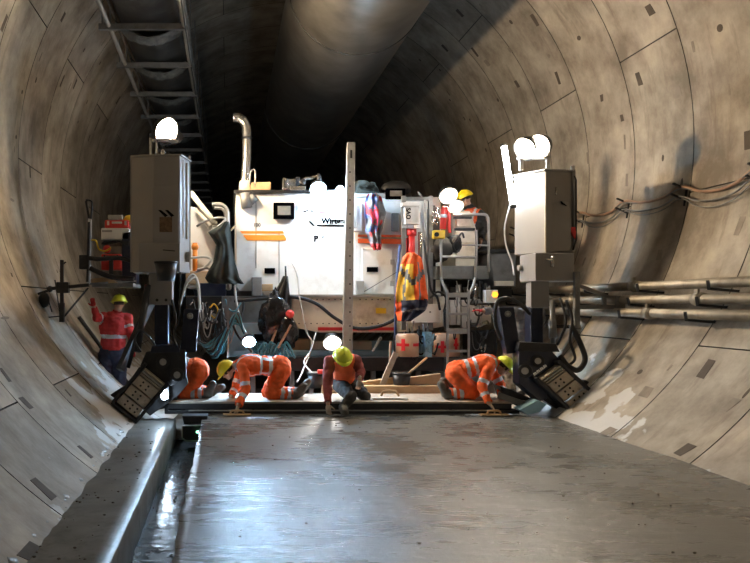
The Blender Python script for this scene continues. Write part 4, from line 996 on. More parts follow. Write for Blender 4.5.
def case(name, label, px0, py0, px1, py1, Y, dep, m_, m2, cat):
    c = thing(name, P((px0+px1)/2, py1, Y), label, cat)
    MB().pbox(px0, py0, px1, py1, Y, dep).build('body', m_, c, 0.02)
    a = (px0+px1)/2
    m = MB(); m.pbox(a-5, py0+1.5, a+5, py0+3.5, Y-0.03, 0.03); m.build('handle', m2, c, 0.004)
    for x in (px0+2.5, px1-4.5): MB().pbox(x, py0+1, x+2, py0+5, Y-0.02, 0.03).build('latch', m2, c)
    return c
case('tool_case', 'upper red tool case on top of the cream box', 104.5, 220, 129, 228, 12.0, 0.35, 'redplastic', 'whose', 'case')
MB().pbox(108, 215, 122, 219.5, 12.0, 0.3).build('parts_tray', 'lgrey', None)
o = bpy.data.objects['parts_tray']; tag(o, 'flat brown grey parts tray lying on the upper red tool case', 'tray')
t = thing('generator', P(115, 245, 12.0), 'cream box generator between the two red items at left', 'generator')
MB().pbox(101, 228, 129, 240, 12.0, 0.5).build('body', 'white', t, 0.015)
MB().pprism([(101, 244), (104, 240.5), (129, 240.5), (128, 246), (116, 240.8)], 11.95, 0.3).build('black_frame', 'dark', t)
MB().pbox(102, 230, 112, 232, 11.98, 0.03).build('badge', 'lgrey', t)
m = MB(); m.pbox(103, 246, 122, 254, 12.1, 0.3); m.build('engine', 'lgrey', t, 0.02)
m = MB(); m.ell(P(107, 249, 12.0), 0.07, 10); m.build('red_cap', 'redplastic', t)
case('fuel_can', 'lower red fuel can strapped in black at the left basket', 101, 254, 121, 270, 11.9, 0.3, 'redplastic', 'dark', 'can')
MB().pbox(109, 257, 113, 274, 11.86, 0.05).build('black_strap', 'dark', bpy.data.objects['fuel_can'])
t = thing('sensor_boom', P(60, 290, 11.0), 'dark stringline sensor boom with cross arms reaching the left wall', 'sensor arm')
D = 11.1
for nm, a, b, wd in (('upright', (62, 260, D), (62, 303, D), .05), ('long_arm', (47, 289, D), (89, 285, D), .05), ('brace', (63, 318, D), (88, 288, 11.4), .022), ('brace', (60, 315, D), (55, 280, D), .015),
                     ('side_arm', (38, 294, D), (56, 288, D), .035), ('lower_arm', (41, 318, D), (62, 316, D), .018), ('probe', (38, 303, D), (40, 329, D), .02), ('probe', (66, 262, D), (62, 265, D), .02), ('rod', (47, 295, D), (52, 312, D), .015), ('base_tube', (62, 303, D), (62, 322, D), .07)):
    MB().beam(P(*a), P(*b), wd).build(nm, 'dark', t)
m = MB(); m.pbox(56, 282, 68, 293, D-0.05, 0.15); m.build('clamp_block', 'dark', t, 0.01)
m = MB(); m.ell(P(44, 300, D), (0.09, 0.07, 0.12), 10); m.build('sensor_head', 'dark', t)
m = MB(); m.ell(P(50, 289, D), (0.05, 0.05, 0.05), 8); m.build('knuckle', 'dark', t)
m = MB(); m.beam(P(89, 222, 11.5), P(87.5, 282, 11.5), 0.03, 0.06); m.build('support_post', 'dark', t)
# black slope rails on left wall going down to the mould head
m = MB()
pts = []
for q in range(7):
    u = q/6; px = 77+50*u; py = 318+68*u; a, y = hit(px, py); pts.append(Vector((CX+(R-0.04)*math.cos(a), y, CZ+(R-0.04)*math.sin(a))))
m.tube(pts, 0.035, 8); o = m.build('slope_rail', 'dark'); tag(o, 'dark rail lying down the left wall slope toward the mould head', 'rail')
m = MB(); m.beam(P(152, 300, 11.5), P(120, 370, 11.0), 0.10, 0.10); o = m.build('slant_strut', 'dark'); tag(o, 'thick dark slanting strut below the left tower', 'strut')

rs = random.Random(11)
for i in range(34):     # small hoses and fittings crowding the machine front under the deck
    x = rs.choice((rs.uniform(398, 440), rs.uniform(440, 500), rs.uniform(404, 500))); y = rs.uniform(322, 345) if x < 442 else rs.uniform(278, 345); w_ = rs.uniform(-12, 14); d_ = rs.uniform(4, 18)
    hose('front_hose', [P(x, y, 12.72), P(x+w_*0.3, y+d_, 12.68), P(x+w_*0.8, y+d_*0.9, 12.68), P(x+w_, y-2, 12.75)], rs.uniform(0.008, 0.018), rs.choice(('rubber', 'dark', 'lgrey', 'rubber', 'grey')), PV, n=6)
# ================================================================= SCREED, BOARDS, LOOSE THINGS
zt = 0.185
t = thing('screed_beam', (2.0, 10.8, 0), 'long black screed beam across the fresh slab edge', 'screed')
x0, x1 = P(168, 403, 10.75).x, P(512, 403, 10.75).x
MB().bx(x0, x1, 10.76, 11.0, 0.075, zt-0.03).build('top_rail', 'dark', t, 0.006)
MB().bx(x0, x1+0.1, 10.72, 10.95, 0.012, 0.06).build('bottom_rail', 'dark', t, 0.006)
MB().bx(x0+0.3, x1-0.2, 10.70, 10.74, 0.056, 0.068).build('lip', 'lgrey', t)
for k in range(7): x = x0+0.5+k*0.72; MB().bx(x, x+0.04, 10.8, 10.9, 0.05, 0.1).build('spacer', 'dark', t)
t = MB().bx(x0-0.0, P(517, 400, 11.2).x, 10.76, 11.75, zt-0.028, zt).build('kneeling_board', 'woodgrey', None, 0.006); tag(t, 'long dusty kneeling board behind the slab where workers kneel', 'board')
def box_thing(name, label, cat, m_, pix, Y, dep, bev=0.008):
    o = MB().pprism(pix, Y, dep).build(name, m_, None, bev); tag(o, label, cat); return o
box_thing('timber_beam', 'long raw timber beam lying behind the centre worker', 'timber', 'wood', [(322, 386), (441, 386), (441, 396), (322, 396)], 11.78, 0.16)
box_thing('timber_beam', 'higher slanting raw timber plank left of the right boots', 'timber', 'wood', [(409, 377.5), (441, 373.5), (441, 384.5), (409, 384.5)], 12.05, 0.12)
o = box_thing('timber_plank', 'low wide plank left of the black bucket at centre', 'timber', 'wood', [(362, 382), (396, 377.5), (396, 385), (362, 385.5)], 12.02, 0.12)
box_thing('leaning_plank', 'short cement crusted plank leaning left of the black bucket', 'plank', 'woodgrey', [(379, 386), (394, 351.5), (398.5, 353.5), (385, 386.5)], 12.0, 0.05, 0.004)
box_thing('thin_batten', 'thin pale batten standing upright behind the leaning plank', 'batten', 'woodgrey', [(390, 341), (392, 341), (391, 362), (389, 362)], 12.15, 0.04, 0.003)
box_thing('dark_lever', 'dark slanting lever left of the leaning plank', 'lever', 'grey', [(380, 337), (382, 338), (374, 352), (372, 351)], 12.3, 0.04, 0.003)
for (px, label, w_) in ((401.5, 'round black bucket with a stick between the planks', 9.3), (316, 'black bucket behind the dark trousered centre worker', 8.5)):
    Yb = 11.95; pz = 387 if px > 350 else 388
    top = 373 if px > 350 else 373
    c = P(px, pz, Yb); t = thing('bucket', c, label, 'bucket'); k = Yb/740
    MB().tube([P(px, pz, Yb), P(px, top, Yb)], [w_*0.8*k, w_*k], 20).build('pail', 'rubber', t)
    MB().tube([P(px, top+1.2, Yb), P(px, top-0.6, Yb)], w_*1.06*k, 20).build('rim', 'dark', t)
    MB().tube([P(px, top-0.4, Yb), P(px, top-0.8, Yb)], w_*0.9*k, 20).build('cement_fill', 'slab', t)
o = hose('stirring_stick', [P(409, 373, 11.9), P(427, 357.5, 11.8)], 0.018, 'wood'); tag(o, 'wooden stirring stick leaning out of the black bucket', 'stick')
o = MB().pbox(318, 370, 325, 374, 11.8, 0.1).build('red_sponge', 'redplastic', None, 0.01); tag(o, 'small red sponge on the rim of the left bucket', 'sponge')
# wooden float on the board
t = thing('wooden_float', P(390, 397, 11.05), 'long pale float with wooden grip lying right of centre worker', 'trowel')
MB().bx(P(372, 397, 11.05).x, P(407, 397, 11.05).x, 10.98, 11.12, zt+0.002, zt+0.022).build('blade', 'whose', t, 0.003)
MB().tube(curve([P(381, 396, 11.05), P(384, 391.5, 11.05), P(395, 391.5, 11.05), P(399, 396, 11.05)], 5), 0.018, 8).build('handle', 'wood', t)
# canisters with red crosses
def cross_can(label, x0, x1, y0, y1, Yc, crosses):
    t = thing('canister', P((x0+x1)/2, y1, Yc), label, 'canister'); c = P((x0+x1)/2, 0, Yc); r = (x1-x0)/2*Yc/740
    a, b = Z(y1, Yc), Z(y0, Yc)
    MB().tube([(c.x, Yc+r, a), (c.x, Yc+r, b-0.04), (c.x, Yc+r, b)], [r, r, r*0.82], 24).build('can_body', 'sack', t)
    def surf(px, py, dx=0):   # point on the can's skin
        x = P(px, 0, Yc+0.05).x; u = max(-0.98, min(0.98, (x-c.x)/r)); return (c.x+r*1.012*u, Yc+r-r*1.012*math.sqrt(1-u*u))
    for cx_, hw, vw, cy in crosses:
        m = MB()
        def strip(xa, xb, za, zb):
            n = 6; bb = len(m.v)
            for i in range(n+1):
                x, y = surf(xa+(xb-xa)*i/n, 0); m.v.append(Vector((x, y, za))); m.v.append(Vector((x, y, zb)))
            for i in range(n): q = bb+2*i; m.face((q, q+2, q+3, q+1))
        zc = Z(cy, Yc)
        strip(cx_-hw, cx_+hw, zc-0.025, zc+0.025)
        if vw: strip(cx_-1.6, cx_+1.6, zc-vw, zc+vw)
        o = m.build('red_cross', 'cross', t); s = o.modifiers.new('s', 'SOLIDIFY'); s.thickness = 0.004; s.offset = 1
    return t
cross_can('round canister with a bold red cross behind the bucket', 398.5, 421.5, 334, 357, 12.45, [(403, 5.5, .10, 345), (416, 3.5, 0, 345)])
cross_can('round canister with red mark behind the access ladder', 433, 464, 333, 357, 12.75, [(442, 6, .10, 347), (456, 3, .12, 345)])
m = MB()
for i in range(10):
    a = P(424+random.random()*8, 333+random.random()*22, 12.5); b = P(424+random.random()*10, 333+random.random()*22, 12.5); m.tube([a, b], 0.018, 6)
m.pbox(425, 332, 432, 357, 12.55, 0.2)
tag(m.build('pipe_fitting', 'bluelit'), 'blue-lit steel linkage between the two canisters', 'fitting')

# clothes and sacks hanging on the machine
def drape(name, label, cat, rows, Y, m_, folds=5, amp=0.035, thick=0.05, mats=None, zone=None, parent=None, seed=1):
    """rows: (py, x_left, x_right); a closed folded sheet"""
    mb = MB(); n = 26; sub = 5; R_ = []
    for i in range(len(rows)-1):
        for q in range(sub):
            u = q/sub; R_.append([a+(b-a)*u for a, b in zip(rows[i], rows[i+1])])
    R_.append(list(rows[-1])); nr = len(R_)
    for side in (0, 1):
        for j, (py, xa, xb) in enumerate(R_):
            for k in range(n+1):
                u = k/n; px = xa+(xb-xa)*u
                f = amp*(math.sin(u*folds*2*PI+seed+j*0.12)*0.6+noise.noise(Vector((u*5+seed, j*0.25, seed)))*1.3)*(0.35+0.65*j/nr)
                bulge = math.sin(PI*u)*thick
                p = P(px, py+1.2*noise.noise(Vector((u*6, seed, j*.3))), Y); p.y += (f-bulge) if side == 0 else (f+bulge*0.3+0.012); mb.v.append(p)
    m1 = nr*(n+1)
    for side in (0, 1):
        for j in range(nr-1):
            for k in range(n):
                a = side*m1+j*(n+1)+k; py, px = R_[j][0], R_[j][1]+(R_[j][2]-R_[j][1])*k/n
                mb.mi = zone(px, py, k/n, j/(nr-1)) if zone else 0
                mb.face((a, a+1, a+n+2, a+n+1), True)
    mb.mi = 0
    for j in range(nr-1):
        for k in (0, n): a = j*(n+1)+k; mb.face((a, a+n+1, m1+a+n+1, m1+a))
    for k in range(n):
        for j in (0, nr-1): a = j*(n+1)+k; mb.face((a, a+1, m1+a+1, m1+a))
    o = mb.build(name, mats or [m_], parent)
    if label: tag(o, label, cat)
    return o
drape('tarpaulin', 'dark green tarp draped from the pale grab rails', 'tarp', [(222, 224, 229), (232, 208, 231), (245, 216, 232), (262, 213, 235), (278, 205, 240), (284, 209, 244)], 12.9, 'tarp', 3, 0.06, 0.12, seed=2)
def zv(px, py, u, v):
    k_ = noise.noise(Vector((u*5, v*7, 3)))
    if py < 243 and k_ > 0.22: return 2
    if py < 243 and k_ < -0.18: return 3
    if py > 243: return 2
    if u > 0.62 and py < 243: return 3
    if 207+2 < py < 226 and 0.25 < u < 0.6: return 1
    return 0 if py < 232 else 3
drape('hanging_vest', 'blue and pink work jacket hanging right of the grey post', 'jacket', [(194, 368, 377), (197, 366, 381), (203, 364.5, 383), (214, 364, 386), (222, 366, 384), (232, 366, 382), (241, 370, 382), (246, 371, 382), (250, 374, 381)], 13.0, 'bluecloth', 3, 0.07, 0.08, ['bluecloth', mat('pink_cloth', (0.72, 0.06, 0.14), 0.8), 'redjkt', 'greycloth'], zv, seed=4)
def zo(px, py, u, v):
    a = u-0.5; n_ = 0.05*noise.noise(Vector((u*4, v*5, 2))); u += n_; v += n_*0.4
    if v > 0.58 and not (py > 300 and u < 0.12): 
        return 2 if not (0.74 < v+a*0.1 < 0.80) else 3
    if 0.36 < v+abs(a)*0.25 < 0.42 or abs(u-0.72) < 0.035 and v > .2 or abs(u-0.22) < 0.03 and v > .25: return 3
    return 1 if u < 0.5 and 0.22 < v < 0.6 else 0
drape('hanging_hivis_jacket', 'bright orange and yellow high visibility jacket with navy hem hanging at centre', 'jacket', [(253, 407, 415), (257, 403, 421), (266, 400, 423), (280, 397, 425), (293, 395.5, 427), (302, 395.5, 428), (309, 396, 427), (313, 396.5, 423), (321, 398, 411)], 12.5, 'hivis', 3, 0.075, 0.12, ['hivis', 'hvyel', 'navycloth', 'greycloth'], zo, seed=3)
bag('bin_bag', 'shiny black bin bag, upper left of the two hanging ones', P(275, 318, 12.6), (0.27, 0.16, 0.46), 'bag', 1)
bag('bin_bag', 'shiny black bin bag next to the red ball', P(287, 331, 12.5), (0.19, 0.14, 0.31), 'bag', 5)
drape('cloth_strip', 'dark crumpled cloth strip above the bin bags', 'cloth', [(276, 283, 288), (286, 278, 289), (296, 272, 290), (306, 266, 290)], 12.75, 'dkcloth', 3, 0.04, 0.06, seed=8)
m = MB(); m.tube([P(285.5, 266, 12.7), P(286, 282, 12.7)], 0.016, 6); tag(m.build('hook_rod', 'dark'), 'thin dark hook rod above the crumpled cloth strip', 'rod')
o = MB().ell(P(290, 314, 12.4), 0.075, 12).build('red_ball', 'redplastic'); tag(o, 'small red ball on the black bin bags', 'ball')
m = MB(); m.beam(P(291, 325, 12.4), P(278, 348, 12.3), 0.03); m.beam(P(276, 330, 12.45), P(270, 347, 12.4), 0.03); tag(m.build('tool_shafts', 'cable_tan'), 'two brown tool handles below the black bin bags', 'tool')
# little black instrument in the gutter with a green light
t = thing('gutter_sensor', P(194, 440, 10.2), 'black boxed instrument with green light hanging in the gutter', 'instrument')
MB().pprism([(182, 416), (208, 416), (206, 425), (203, 425), (184, 425)], 10.3, 0.25).build('hanger', 'dark', t, 0.01)
m = MB(); m.pprism([(181, 425.5), (205, 424.5), (205, 438), (202, 442), (186, 441.5), (182, 438)], 10.2, 0.18); m.build('case', 'dark', t, 0.012)
m = MB(); m.tube([P(182, 426, 10.19), P(205, 425, 10.19)], 0.010, 6); m.tube([P(182, 426, 10.19), P(182, 438, 10.19), P(186, 441, 10.19), P(202, 441.5, 10.19), P(205, 438, 10.19)], 0.012, 6); m.build('frame_edge', 'lgrey', t)
MB().ell(P(198, 432, 10.19), (0.03, 0.012, 0.018), 8).build('green_light', 'greenled', t)
MB().ell(P(201, 432, 10.19), (0.012, 0.01, 0.012), 8).build('green_light', 'greenled', t)
# dark jumble beneath the right arm, metal runner and tan plates
t = thing('mould_shoe', P(515, 408, 10.7), 'dark steel mould shoe between right worker and the slope', 'machine part')
MB().pprism([(500, 386), (512, 390), (536, 400), (540, 406), (518, 406), (504, 398)], 10.9, 0.3).build('arm_plate', 'dark', t, 0.01)
MB().pprism([(520, 410), (538, 400), (547, 404), (540, 412), (528, 415)], 10.5, 0.25).build('blue_lit_plate', 'bluelit', t, 0.006)  # plate lit blue, the light painted in as its colour
MB().beam(P(498, 395, 10.8), P(530, 406, 10.7), 0.05, 0.08).build('bar', 'grey', t)
t = thing('trim_shoe', P(150, 402, 10.9), 'small dark shoe and pale wedge right of the left mould head', 'machine part')
MB().pprism([(150, 398), (176, 392), (178, 406), (146, 412), (142, 408)], 10.95, 0.3).build('shoe', 'dark', t, 0.01)
MB().bx(P(165, 0, 10.9).x, P(186, 0, 10.9).x, 10.8, 11.6, 0.0, zt-0.03).build('end_block', 'dark', t, 0.01)

for nm, p, lb in (('under_lamp', P(164.5, 395, 10.55), 'small cold white lamp tucked right of the left mould head'), ('under_lamp', P(560, 388, 11.05), 'small cold white lamp hidden behind the right mould head')):
    t = thing(nm, p, lb, 'lamp')
    MB().ell(p, (0.05, 0.03, 0.07), 12).build('bulb', emis('cold_glow', (0.62, 0.80, 1.0), 170), t)
    MB().box(p+Vector((0, 0.06, 0.02)), (0.12, 0.04, 0.2)).build('lamp_back', 'dark', t, 0.005)
# ================================================================= PEOPLE
DG = bpy.context.evaluated_depsgraph_get
def remesh(mb, voxel, smooth=4):
    me = bpy.data.meshes.new('tmp'); me.from_pydata([tuple(v) for v in mb.v], [], mb.f)
    bm = bmesh.new(); bm.from_mesh(me); bmesh.ops.recalc_face_normals(bm, faces=bm.faces); bm.to_mesh(me); bm.free()
    o = bpy.data.objects.new('tmp', me); COL.objects.link(o)
    r = o.modifiers.new('r', 'REMESH'); r.mode = 'VOXEL'; r.voxel_size = voxel
    s = o.modifiers.new('s', 'SMOOTH'); s.iterations = smooth; s.factor = 0.5
    bpy.context.view_layer.update(); me2 = bpy.data.meshes.new_from_object(o.evaluated_get(DG()))
    V = [v.co.copy() for v in me2.vertices]; F = [tuple(p.vertices) for p in me2.polygons]
    bpy.data.objects.remove(o); return V, F
def cone(mb, p, q, r1, r2, n=14):
    p, q = Vector(p), Vector(q); mb.ell(p, r1, n); mb.ell(q, r2, n); mb.tube([p, q], [r1, r2], n)
def hand(wr, d, nrm, thumb_side, curl=0.5):
    """palm, four unequal bent fingers, thumb leaving the side of the palm"""
    mb = MB(); d = d.normalized(); nrm = (nrm-d*nrm.dot(d)).normalized(); s = d.cross(nrm).normalized()*thumb_side
    rot = Matrix((s, nrm, d)).transposed()
    mb.ell(wr+d*0.055, (0.044, 0.018, 0.058), 12, rot); cone(mb, wr-d*0.04, wr+d*0.02, 0.029, 0.027, 10)
    for i, (off, L_) in enumerate(((0.032, .072), (0.011, .082), (-0.011, .077), (-0.031, .060))):
        a = wr+d*0.095+s*off; pd = d
        for k, f in enumerate((0.46, 0.30, 0.24)):
            ang = curl*(0.5+0.35*k); pd = (pd*math.cos(ang)+nrm*math.sin(ang)).normalized()
            b = a+pd*L_*f; cone(mb, a, b, 0.0098-k*0.0007, 0.0092-k*0.0007, 8); a = b
    a = wr+d*0.03+s*0.036; td = (d*0.6+s*0.75+nrm*0.25).normalized(); b = a+td*0.04; cone(mb, a, b, 0.014, 0.0115, 8)
    td = (td+nrm*0.5+d*0.35).normalized(); cone(mb, b, b+td*0.032, 0.0112, 0.009, 8)
    return remesh(mb, 0.0055, 2)
def person(name, label, J, top, trousers, helmet, face, up, hands, stripes='silver', glove=None, vest=None, scale=1.0, visor=True, fat=1.0):
    """J: joints in metres; face: direction the face looks; up: crown direction"""
    k = scale; J = {a: Vector(b) for a, b in J.items()}; face = face.normalized(); up = (up-face*up.dot(face)).normalized(); side = face.cross(up)
    bones = []; mb = MB()
    def B(nm, a, b, r1, r2): bones.append((nm, J[a], J[b], r1*k, r2*k)); cone(mb, J[a], J[b], r1*k, r2*k)
    sd = (J['shL']-J['shR']).normalized(); td = (J['chest']-J['pelvis']).normalized(); bd = sd.cross(td).normalized(); rot = Matrix((sd, bd, td)).transposed()
    mb.ell(J['pelvis'], Vector((.165, .125, .13))*k*fat, 16, rot); mb.ell((J['pelvis']+J['chest'])/2, Vector((.15, .11, .20))*k*fat, 16, rot)
    mb.ell(J['chest'], Vector((.18, .125, .19))*k*fat, 16, rot); mb.ell((J['shL']+J['shR'])/2, Vector((.19, .10, .09))*k, 16, rot)
    bones.append(('torso', J['pelvis'], J['chest'], .15*k, .16*k)); bones.append(('torso', J['chest'], J['neck'], .15*k, .09*k)); bones.append(('torso', J['shL'], J['shR'], .075*k, .075*k))
    bones.append(('hips', J['hipL'], J['hipR'], .115*k, .115*k)); bones.append(('hips', J['pelvis'], J['pelvis']+td*0.02, .14*k, .14*k))
    cone(mb, J['chest'], J['neck'], .10*k, .065*k)
    B('neck', 'neck', 'head', .062, .058)
    for s_ in 'LR':
        cone(mb, J['chest'], J['sh'+s_], .10*k, .072*k); cone(mb, J['pelvis'], J['hip'+s_], .11*k, .105*k)
        B('uarm', 'sh'+s_, 'el'+s_, .072, .053); B('farm', 'el'+s_, 'wr'+s_, .052, .036)
        B('thigh', 'hip'+s_, 'kn'+s_, .105*fat, .074*fat); B('shin', 'kn'+s_, 'an'+s_, .070*fat, .052*fat); B('foot', 'an'+s_, 'toe'+s_, .054, .046)
        h = (J['an'+s_]-J['toe'+s_]).normalized(); mb.ell(J['an'+s_]+h*0.035*k, .047*k, 10)
    hc = J['head']; rh = Matrix((side, face, up)).transposed()
    mb.ell(hc+up*0.02*k, Vector((.078, .098, .105))*k, 16, rh); mb.ell(hc-up*0.055*k+face*0.028*k, Vector((.058, .062, .065))*k, 12, rh)
    cone(mb, hc+face*.095*k-up*.002*k, hc+face*.112*k-up*.028*k, .010*k, .016*k, 8)              # nose
    for q in (-1, 1):
        mb.ell(hc+side*q*.080*k-up*.012*k, Vector((.012, .020, .032))*k, 8, rh); mb.ell(hc+face*.088*k+side*q*.033*k+up*.030*k, Vector((.024, .012, .010))*k, 8, rh)
    mb.ell(hc+face*.088*k-up*.062*k, Vector((.024, .012, .008))*k, 8, rh); mb.ell(hc+face*.078*k-up*.095*k, Vector((.022, .02, .018))*k, 8, rh)
    bones.append(('head', hc-up*.05*k, hc+up*.03*k, .10*k, .10*k))
    V, F = remesh(mb, 0.015, 5)
    def nearest(p):
        best = None
        for nm, a, b, r1, r2 in bones:
            ab = b-a; t_ = max(0, min(1, (p-a).dot(ab)/max(1e-9, ab.dot(ab)))); d = (p-a-ab*t_).length-(r1+(r2-r1)*t_)
            if best is None or d < best[0]: best = (d, nm, t_, ab.length)
        return best
    cent = [sum((V[i] for i in f), Vector())/len(f) for f in F]; nb = [nearest(c) for c in cent]
    t = thing(name, (J['pelvis'].x, J['pelvis'].y, min(v.z for v in V)), label, 'person')
    body = MB(); body.v = list(V); body.f = list(F); body.m = [0]*len(F); body.sm = [True]*len(F)
    for s_, (dr, nm_, ts, cu) in hands.items():
        hv, hf = hand(J['wr'+s_]+dr.normalized()*0.005, dr, nm_, ts, cu); b0 = len(body.v); body.v += hv; body.f += [tuple(i+b0 for i in f) for f in hf]
        body.m += [1]*len(hf); body.sm += [True]*len(hf)
    body.build('body', ['skin', glove or 'skin'], t)
    # vertex normals
    VN = [Vector() for _ in V]
    for f in F:
        n = (V[f[1]]-V[f[0]]).cross(V[f[2]]-V[f[0]])
        for i in f: VN[i] += n
    VN = [n.normalized() for n in VN]
    cc = sum(V, Vector())/len(V)
    def garment(pname, sel, off, mats, zone=None, wr=0.010, closed=True):
        idx = {}; m = MB()
        for fi, f in enumerate(F):
            if not sel(nb[fi], cent[fi]): continue
            g = []
            for i in f:
                if i not in idx:
                    idx[i] = len(m.v); p = V[i]; w_ = abs(noise.noise(p*9))*wr*1.6+noise.noise(p*23+Vector((5, 0, 0)))*wr*0.7
                    m.v.append(p+VN[i]*(off+w_))
                g.append(idx[i])
            m.mi = zone(nb[fi], cent[fi]) if zone else 0; m.face(g, True)
        if not m.f: return
        o = m.build(pname, mats, t); s_ = o.modifiers.new('s', 'SOLIDIFY'); s_.thickness = 0.008; s_.offset = -1
        return o
    tl = (J['neck']-J['pelvis']).length
    def tv(c): return (c-J['pelvis']).dot(td)/tl
    def su(c): return (c-(J['shL']+J['shR'])/2).dot(sd)
    def trz(b, c):
        if stripes and b[1] == 'shin' and (0.35 < b[2] < 0.50 or 0.62 < b[2] < 0.75): return 1
        return 0
    garment('trousers', lambda b, c: (b[1] in ('hips', 'thigh') or (b[1] == 'torso' and tv(c) < 0.12) or (b[1] == 'shin' and b[2] < 0.82)), 0.010, [trousers, 'silver'], trz if trousers == 'hivis' else None, 0.014)
    def jz(b, c):
        if stripes == 'band': return 1 if (b[1] == 'torso' and 0.36 < tv(c) < 0.47) or (b[1] == 'uarm' and 0.45 < b[2] < 0.6) else 0
        if stripes:
            if b[1] in ('uarm',) and 0.66 < b[2] < 0.84: return 1
            if b[1] == 'farm' and 0.35 < b[2] < 0.55: return 1
            if b[1] == 'torso' and (0.22 < tv(c) < 0.31 or 0.45 < tv(c) < 0.52): return 1
            if b[1] == 'torso' and 0.075 < abs(su(c)) < 0.115 and tv(c) > 0.3: return 1
        return 0
    garment('jacket', lambda b, c: (b[1] in ('uarm',) or (b[1] == 'torso' and tv(c) > 0.06) or (b[1] == 'farm' and b[2] < 0.93) or (b[1] == 'neck' and b[2] < 0.2)), 0.014, [top, 'silver'], jz if not vest else None, 0.014)
    if vest:
        garment('vest', lambda b, c: b[1] == 'torso' and 0.04 < tv(c) < 0.93 and abs(su(c)) < 0.17, 0.030, [vest, 'silver'], jz, 0.006)
    for s_ in 'LR':
        a_, b_ = J['an'+s_], J['toe'+s_]
        def selb(b, c, a_=a_, b_=b_, s_=s_):
            return (b[1] == 'foot' or (b[1] == 'shin' and b[2] > 0.74)) and (c-J['an'+s_]).length < (c-J['an'+('R' if s_ == 'L' else 'L')]).length
        garment('boot', selb, 0.012, ['boot'], None, 0.004)
    # hair and helmet
    m = MB(); m.ell(hc+up*0.015*k-face*0.012*k, Vector((.086, .097, .100))*k, 16, rh, -0.35); m.build('hair', 'hair', t)
    for q in (-1, 1): MB().ell(hc+face*.090*k+side*q*.031*k+up*.012*k, Vector((.012, .007, .007))*k, 8, rh).build('eye', 'eye', t)
    m = MB(); hh = hc+up*0.035*k-face*0.005*k
    m.ell(hh, Vector((.126, .150, .132))*k, 20, rh, 0.0)
    m.tube([hh-up*0.004*k, hh+up*0.012*k], [.150*k, .138*k], 20); hat = m.build('hard_hat', helmet, t)
    m = MB(); m.prism([(0, 0), (0, 0), (0, 0)], 0, 0) if False else None
    m = MB(); b0 = 0; pts = []
    for q in range(9):
        a = math.radians(-65+130*q/8); m.v.append(hh+side*math.sin(a)*.128*k+face*math.cos(a)*.145*k+up*.002*k)
        m.v.append(hh+side*math.sin(a)*.135*k+face*(math.cos(a)*.145+.060*math.cos(a*1.2))*k-up*.012*k)
    for q in range(8): m.face((2*q, 2*q+1, 2*q+3, 2*q+2), True)
    o = m.build('peak', helmet, t); s_ = o.modifiers.new('s', 'SOLIDIFY'); s_.thickness = 0.008
    o.parent = hat; o.matrix_parent_inverse = Matrix.Identity(4)
    m = MB(); m.tube([hh+up*.105*k-face*.085*k, hh+up*.134*k, hh+up*.105*k+face*.085*k], .012*k, 6); o = m.build('ridge', helmet, t); o.parent = hat; o.matrix_parent_inverse = Matrix.Identity(4)
    return t
V3 = Vector
# 2: orange worker on hands and knees, facing left
Yw = 11.15
person('worker', 'worker in orange with yellow helmet kneeling on all fours, smoothing slab at left', dict(
    pelvis=P(280, 366, Yw+.05), chest=P(252, 365, Yw), neck=P(237, 365, Yw-.02), head=P(227.5, 371, Yw-.05), shL=P(243, 368, Yw-.20), shR=P(243, 366, Yw+.20),
    elL=P(246, 389, Yw-.28), wrL=P(238, 406, Yw-.48), elR=P(236, 387, Yw+.12), wrR=P(231, 397, Yw-.02),
    hipL=P(282, 370, Yw-.06), hipR=P(282, 370, Yw+.14), knL=P(271, 393, Yw-.12), knR=P(268, 392, Yw+.2), anL=P(297, 394, Yw-.10), anR=P(300, 392, Yw+.18), toeL=P(304, 386, Yw-.10), toeR=P(308, 382, Yw+.18)),
    'hivis', 'hivis', 'helmY', V3((-.7, -.05, -.75)), V3((-.75, -.05, .65)), dict(L=(V3((-.25, -.35, -.75)), V3((-.6, 0, -.5)), 1, .4), R=(V3((-.3, -.1, -.8)), V3((-.6, 0, -.5)), -1, .5)), glove='glove', fat=1.22)
# 1: kneeling worker half hidden behind left arm
Yw = 11.3
person('worker', 'worker in plain orange kneeling half hidden behind left arm, boots to the right', dict(
    pelvis=P(197, 370, Yw), chest=P(172, 366, Yw+.05), neck=P(160, 366, Yw+.05), head=P(152, 371, Yw+.05), shL=P(165, 368, Yw-.14), shR=P(165, 368, Yw+.22),
    elL=P(164, 384, Yw-.1), wrL=P(160, 397, Yw-.1), elR=P(160, 384, Yw+.25), wrR=P(156, 397, Yw+.2),
    hipL=P(198, 373, Yw-.1), hipR=P(199, 372, Yw+.1), knL=P(182, 394, Yw-.12), knR=P(184, 393, Yw+.14), anL=P(208, 393, Yw-.12), anR=P(212, 391, Yw+.14), toeL=P(213, 384, Yw-.14), toeR=P(222, 387, Yw+.12)),
    'hivis', 'hivis', 'helmY', V3((-.7, 0, -.7)), V3((-.7, 0, .7)), dict(L=(V3((-.2, -.1, -.8)), V3((-.6, 0, -.5)), 1, .4), R=(V3((-.2, 0, -.8)), V3((-.6, 0, -.5)), -1, .4)), fat=1.38, glove='glove')
